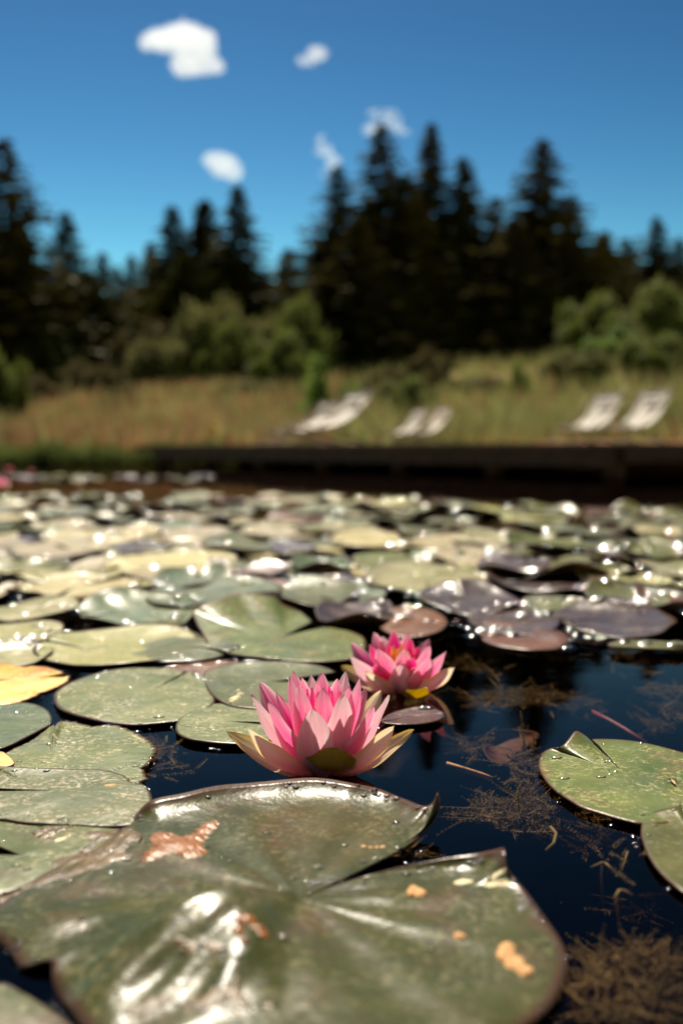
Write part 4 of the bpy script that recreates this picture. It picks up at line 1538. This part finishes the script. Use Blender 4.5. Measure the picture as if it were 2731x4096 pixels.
def blob(name, label, cat, circles, height, mat, f, seed, res=64, thr=.62, ndrop=0, dr=(.0006, .0014)):
    """irregular puddle or scrap: union field of circles (px), domed above the leaf under it"""
    cs = []
    for (x, y, r) in circles:
        p = P(*f(x, y), .005)
        e = P(*f(x + r, y), .005)
        cs.append((p.x, p.y, (e - p).length))
    x0 = min(c[0] - c[2] * 1.6 for c in cs); x1 = max(c[0] + c[2] * 1.6 for c in cs)
    y0 = min(c[1] - c[2] * 1.6 for c in cs); y1 = max(c[1] + c[2] * 1.6 for c in cs)
    K = sines(seed, 6, 700)
    idx, V, F = {}, [], []
    ny = max(8, int(res * (y1 - y0) / (x1 - x0)))
    G = {}
    for j in range(ny + 1):
        for i in range(res + 1):
            x, y = x0 + (x1 - x0) * i / res, y0 + (y1 - y0) * j / ny
            fld = sum(c[2] ** 2 / max(1e-9, (x - c[0]) ** 2 + (y - c[1]) ** 2) for c in cs) * (1 + .6 * snoise(K, x, y))
            G[i, j] = (x, y, fld)
    def vid(i, j):
        if (i, j) not in idx:
            x, y, fl = G[i, j]
            q = min(1, max(0, (fl - thr) / 1.6))
            z = surf_z(x, y, .001) - .0003 + height * .6 * math.sqrt(q) * (1 + .25 * snoise(K, x * 1.7, y * 1.3))
            idx[i, j] = len(V); V.append(Vector((x, y, z)))
        return idx[i, j]
    for j in range(ny):
        for i in range(res):
            if all(G[a][2] > thr * .97 for a in ((i, j), (i + 1, j), (i + 1, j + 1), (i, j + 1))):
                F.append((vid(i, j), vid(i + 1, j), vid(i + 1, j + 1), vid(i, j + 1)))
    if not V: return
    C = sum(V, Vector()) / len(V)
    o = mesh_obj(name, [v - C for v in V], F, mat, None, True)
    o.location = C
    tag(o, label, cat)
    r = random.Random(seed)
    for _ in range(ndrop):
        v = r.choice(V)
        DROPS.append((v.x, v.y, v.z, r.uniform(*dr)))
    return o


blob('jelly_patch', 'shiny orange-brown jelly patch on the upper lobe of the largest pad', 'algae', [(740, 520, 30), (770, 560, 48), (820, 545, 34), (870, 570, 42), (890, 600, 30), (900, 525, 26), (930, 490, 24), (960, 470, 24), (985, 462, 14), (700, 600, 26), (675, 620, 18), (860, 610, 22)],
     .0022, M['jelly'], c3, 71, 80, ndrop=26)
blob('algae_patch', 'brown bubbly algae trail across the pad at the left edge', 'algae', [(430, 490, 30), (500, 500, 34), (560, 500, 34), (600, 520, 28), (520, 560, 50), (470, 580, 46), (400, 600, 40), (330, 610, 40), (280, 620, 22), (540, 610, 30), (440, 640, 40), (360, 670, 34), (280, 690, 30), (200, 710, 30), (120, 730, 26), (50, 755, 24), (0, 770, 24)],
     .0014, M['algae'], c3, 72, 110, ndrop=110, dr=(.0006, .0017))
blob('algae_clump', 'small dark algae clump where the green pad meets the algae covered one', 'algae', [(175, 480, 26), (215, 465, 24), (240, 480, 20), (290, 468, 14), (325, 458, 12), (200, 495, 18)], .002, M['algae'], c3, 73, 48, ndrop=16)
blob('algae_film', 'brown froth over the lower left of the largest pad', 'algae', [(820, 1120, 24), (880, 1140, 26), (960, 1140, 26), (1010, 1150, 20), (760, 1290, 30), (690, 1310, 34), (620, 1330, 30), (1080, 1210, 14), (1085, 1245, 14), (1060, 1290, 36), (980, 1310, 40), (900, 1320, 36), (1120, 1320, 26), (1230, 1320, 22)], .0012, M['algae'], c3, 74, 90, ndrop=120, dr=(.0006, .0015))
blob('algae_curl', 'small reddish froth curl in the lower middle of the largest pad', 'algae', [(1090, 1100, 22), (1100, 1065, 18), (1150, 1055, 20), (1200, 1075, 20), (1215, 1095, 14), (1120, 1130, 16)], .0018, M['jelly'], c3, 75, 48, ndrop=14, dr=(.0008, .0014))
blob('leaf_scrap', 'tan leaf crumb near the top of the lower lobe of the largest pad', 'leaf scrap', [(340, 775, 24), (365, 790, 20), (325, 800, 14), (330, 760, 14)], .0035, M['debris'], c4, 76, 30)
blob('leaf_scrap', 'tiny tan leaf crumb in the middle of the lower lobe', 'leaf scrap', [(540, 995, 17), (560, 1003, 14), (535, 985, 10)], .003, M['debris'], c4, 77, 24)
blob('leaf_scrap', 'longest tan leaf flake on the lower right of the largest pad', 'leaf scrap', [(755, 1040, 26), (765, 1070, 24), (790, 1105, 26), (830, 1130, 28), (855, 1155, 18), (740, 1085, 14)], .003, M['debris'], c4, 78, 40)
blob('leaf_scrap', 'flat cream flake on the algae-covered pad', 'leaf scrap', [(262, 518, 11), (280, 512, 11), (300, 505, 10), (318, 498, 7)], .0012, M['white_bit'], c3, 79, 30)
blob('leaf_scrap', 'cream blossom bit near the raised corner of the largest pad', 'leaf scrap', [(535, 735, 16), (560, 732, 16), (585, 738, 12)], .0018, M['white_bit'], c4, 80, 26)
blob('wet_crumbs', 'wet cream crumbs beside the raised corner of the largest pad', 'leaf scrap', [(680, 760, 18), (710, 752, 16), (740, 755, 16), (765, 762, 14)], .0014, M['white_bit'], c4, 81, 30, ndrop=16)
blob('leaf_scrap', 'curled cream petal scrap on the smooth pad behind the near flower', 'leaf scrap', [(1070, 1030, 14), (1090, 1020, 14), (1105, 1005, 12), (1095, 990, 8), (1060, 1045, 10)], .003, M['white_bit'], c1, 82, 30)
blob('leaf_scrap', 'tan crumb on the green pad above the algae', 'leaf scrap', [(490, 278, 10), (510, 275, 12), (525, 272, 7)], .0012, M['debris'], c3, 83, 24)
blob('leaf_scrap', 'peach crumb near the curled tip of the largest pad', 'leaf scrap', [(100, 562, 10), (130, 572, 8), (160, 575, 8), (190, 572, 12)], .001, M['debris'], c4, 84, 30)

# small insect resting on the folded pad
p = P(*c4(1516, 265), .005)
e = empty('resting_insect', p, 'thin brown insect resting on the folded lily pad at the right', 'insect')
z = surf_z(p.x, p.y, .004) - p.z
MB().tube([(-.0006, .004, z + .0018), (0, .001, z + .0022), (.0002, -.003, z + .0016), (0, -.006, z + .0009)], [.0005, .0011, .0009, .0003], 7).build('body', M['insect'], e, True)
for s in (-1, 1):
    for k in range(3):
        MB().tube([(0, .002 - k * .0015, z + .002), (s * .002, .003 - k * .002, z + .0026), (s * .0038, .004 - k * .0035, z + .0001)], .00013, 4).build('leg', M['insect'], e)
mw = MB()
mw.v = [Vector((0, .002, z + .0029)), Vector((.0011, -.002, z + .0025)), Vector((.0004, -.007, z + .0018)), Vector((-.0006, -.007, z + .0018)), Vector((-.0011, -.002, z + .0025))]
mw.f = [(0, 1, 2, 3, 4)]
mw.build('wing', M['debris'], e)

# ------------------------------------------------------------------ submerged weeds
V, T = [], []
r = np.random.RandomState(4)


def sprig(p, d, L, nz):
    n_ = 16
    d = d / np.linalg.norm(d)
    bend = r.normal(size=3) * .7
    bend[2] *= .3
    for k in range(n_):
        t = k / (n_ - 1)
        q = p + d * L * t + bend * L * t * t * .5
        for j in range(6):
            g = r.normal(size=3); g -= d * g.dot(d); g /= np.linalg.norm(g)
            g = g + d * .5
            ln = nz * (1 - .5 * t) * r.uniform(.7, 1.2)
            w = .0006
            s_ = np.cross(g, r.normal(size=3)); s_ /= np.linalg.norm(s_)
            b0 = len(V)
            V.extend([q - s_ * w, q + s_ * w, q + g * ln])
            T.append((b0, b0 + 1, b0 + 2))
    b0 = len(V)
    q1 = p + d * L + bend * L * .5
    s_ = np.cross(d, [0, 0, 1.0]) * .0006
    V.extend([p - s_, p + s_, q1]); T.append((b0, b0 + 1, b0 + 2))


WEED = [  # px function, x, y, spread x, spread y, depth, count
    (c4, 700, 400, 110, 50, .012, 60), (c4, 830, 440, 120, 50, .016, 50), (c4, 850, 370, 90, 40, .012, 34), (c4, 980, 480, 100, 60, .03, 22), (c4, 1050, 420, 120, 40, .02, 26), (c4, 1150, 540, 120, 50, .04, 22),
    (c2, 650, 1050, 70, 25, .012, 34), (c2, 760, 1010, 80, 25, .010, 40), (c2, 880, 1040, 110, 30, .012, 52), (c2, 960, 1010, 60, 25, .012, 26), (c2, 1080, 1060, 90, 40, .02, 28), (c2, 1380, 870, 130, 50, .014, 56), (c2, 1290, 830, 80, 25, .01, 26),
    (c2, 1500, 990, 90, 30, .012, 40), (c2, 1540, 1070, 60, 60, .015, 36), (c2, 1440, 1150, 70, 40, .02, 30), (c2, 640, 900, 80, 16, .014, 30), (c2, 900, 830, 90, 30, .014, 40), (c2, 600, 1260, 50, 50, .02, 26), (c2, 520, 860, 50, 30, .02, 16),
    (c3, 760, 110, 60, 50, .012, 44), (c3, 880, 190, 80, 26, .014, 36), (c3, 1030, 150, 40, 30, .012, 22), (c3, 700, 200, 30, 60, .012, 20), (c4, 830, 200, 60, 90, .012, 40),
    (c4, 1300, 600, 100, 60, .015, 30), (c4, 1350, 560, 60, 40, .012, 20), (c4, 1250, 1150, 180, 90, .02, 80), (c4, 1420, 1080, 120, 60, .02, 50), (c4, 1200, 1300, 180, 60, .02, 60), (c4, 1480, 1250, 100, 80, .02, 50), (c4, 1350, 850, 100, 80, .05, 20),
    (c4, 300, 600, 60, 20, .012, 16), (c2, 320, 1040, 120, 20, .012, 24), (c1, 740, 1290, 30, 60, .008, 20),
]
for (f, x, y, sx_, sy_, dep, cnt) in WEED:
    for _ in range(int(cnt * 1.25)):
        a, b_ = r.normal(0, .55), r.normal(0, .55)
        q = P(*f(x + a * sx_, y + b_ * sy_), -dep * r.uniform(.8, 4.0))
        d = r.normal(size=3); d[2] = abs(d[2]) * .35 - .1
        sprig(np.array(q[:]), d, r.uniform(.010, .030), r.uniform(.0015, .0035))
np_mesh('submerged_weed', np.array(V), np.array(T), M['weed'], kind='stuff', label='feathery golden brown water weed just under the surface of the open water', category='water weed')


def sunken_stem(pts, rad, label, mat='redstem', zs=(-.03, -.06)):
    q = []
    for i, (f, x, y) in enumerate(pts):
        t = i / max(1, len(pts) - 1)
        q.append(P(*f(x, y), zs[0] + (zs[1] - zs[0]) * t))
    C = q[0].copy()
    o = MB().tube([v - C for v in q], rad, 8).build('leaf_stalk', M[mat], None, True)
    o.location = C
    tag(o, label, 'stalk', 'lily stalks under water')


sunken_stem([(c2, 1150, 1090), (c2, 1230, 1130), (c2, 1300, 1170), (c2, 1400, 1235)], .0022, 'red lily stalk sunk in the open water above the folded pad', zs=(-.02, -.03))
sunken_stem([(c4, 480, 180), (c4, 560, 205), (c4, 640, 230), (c4, 690, 250)], .0022, 'orange-brown sunken stalk right of the near flower', 'debris', (-.015, -.025))
sunken_stem([(c4, 960, 470), (c4, 985, 500), (c4, 975, 545), (c4, 940, 580)], .0011, 'pale hooked sunken stalk in the middle of the open water', 'weed', (-.015, -.02))
for (pts_, lab) in (([(1145, 655), (1200, 635), (1215, 640), (1245, 668)], 'forked pale weed sprout in the dark water, upper of two'), ([(1250, 800), (1275, 762), (1300, 765), (1338, 785)], 'forked pale weed sprout in the dark water, lower of two')):
    q = [P(*c4(*a), -.012) for a in pts_]
    C = q[1].copy()
    m = MB()
    m.tube([v - C for v in q], [.0004, .001, .001, .0004], 6)
    m.tube([q[1] - C, q[1] - C + Vector((.001, .006, -.01)), q[1] - C + Vector((.003, .01, -.03))], .0007, 5)
    o = m.build('weed_sprout', M['weed'], None, True)
    o.location = C
    tag(o, lab, 'water weed')

# ------------------------------------------------------------------ water drops, many enlarged so their sun glints show
BV = bvh_of('lily_pad')
# extra beads where the photograph shows rows of them
def bead_row(f, pts_, r0, r1, z=.004):
    for (x, y) in pts_:
        p = P(*f(x, y), z)
        DROPS.append((p.x, p.y, None, rng.uniform(r0, r1)))


bead_row(c1, [(435, 912), (450, 925), (470, 912), (488, 905), (400, 915), (318, 730), (300, 728), (865, 855), (890, 862), (915, 858), (1005, 850), (1030, 850), (1080, 828), (1135, 835), (1160, 835), (1185, 840), (1210, 845), (1240, 842), (1270, 842),
              (960, 800), (1040, 812), (800, 830), (905, 918), (925, 928), (390, 805), (180, 812), (145, 688), (70, 640), (630, 1158), (1005, 1240), (730, 1112), (795, 870), (705, 870), (735, 874)], .0014, .0022)
bead_row(c2, [(300, 562), (360, 588), (495, 635), (578, 645), (850, 590), (1080, 740), (1125, 750), (1145, 755), (1190, 760), (1212, 762), (1302, 782), (1400, 805), (1300, 508), (1025, 600), (78, 605)], .0022, .0034)
bead_row(c2, [(375, 1074), (390, 1074), (402, 1076), (225, 1150), (172, 1142), (213, 1150)], .0010, .0013)
bead_row(c4, [(1245, 432), (1345, 482), (1360, 530), (1510, 720), (250, 468), (150, 712), (298, 708), (14, 560), (645, 685), (718, 695), (805, 770), (830, 865), (95, 750), (985, 150), (1020, 245), (1190, 240)], .0007, .0011)
bead_row(c3, [(510, 700), (935, 575), (1220, 510), (1340, 720), (1420, 762), (440, 790), (18, 865), (300, 1015), (1295, 1068), (385, 935), (1460, 672), (125, 650), (75, 635), (570, 628), (590, 628), (230, 760), (265, 725), (180, 755), (320, 738), (1005, 92)], .0007, .0013)

rings_ = [(1.0, 0.0), (.85, .28), (.6, .64), (.3, .91)]
seg = 10
Vd, Td = [], []
for (x, y, z, rr) in DROPS:
    if z is None: rr = rng.uniform(.0042, .0068) * max(y, .45)  # bead size grows with distance to keep the sun glints visible
    if y < 1.15:
        z = surf_z(x, y, 0.0)
    elif z is None:
        z = .006
    b0 = len(Vd)
    for (q, h) in rings_:
        for k in range(seg):
            a = 2 * math.pi * k / seg
            Vd.append((x + rr * q * math.cos(a), y + rr * q * math.sin(a), z - .0001 + rr * h * .36))
    Vd.append((x, y, z + rr * .36))
    for i in range(len(rings_) - 1):
        for k in range(seg):
            k2 = (k + 1) % seg
            a, b_, c, d = b0 + i * seg + k, b0 + i * seg + k2, b0 + (i + 1) * seg + k2, b0 + (i + 1) * seg + k
            Td += [(a, b_, c), (a, c, d)]
    t0 = b0 + 3 * seg
    for k in range(seg):
        Td.append((t0 + k, t0 + (k + 1) % seg, b0 + 4 * seg))
np_mesh('water_drops', np.array(Vd), np.array(Td), M['drop'], smooth=True, kind='stuff', label='water drops beading on the lily pads', category='water drops')
print('drops', len(DROPS), 'pads', len(pts) + len(MID))
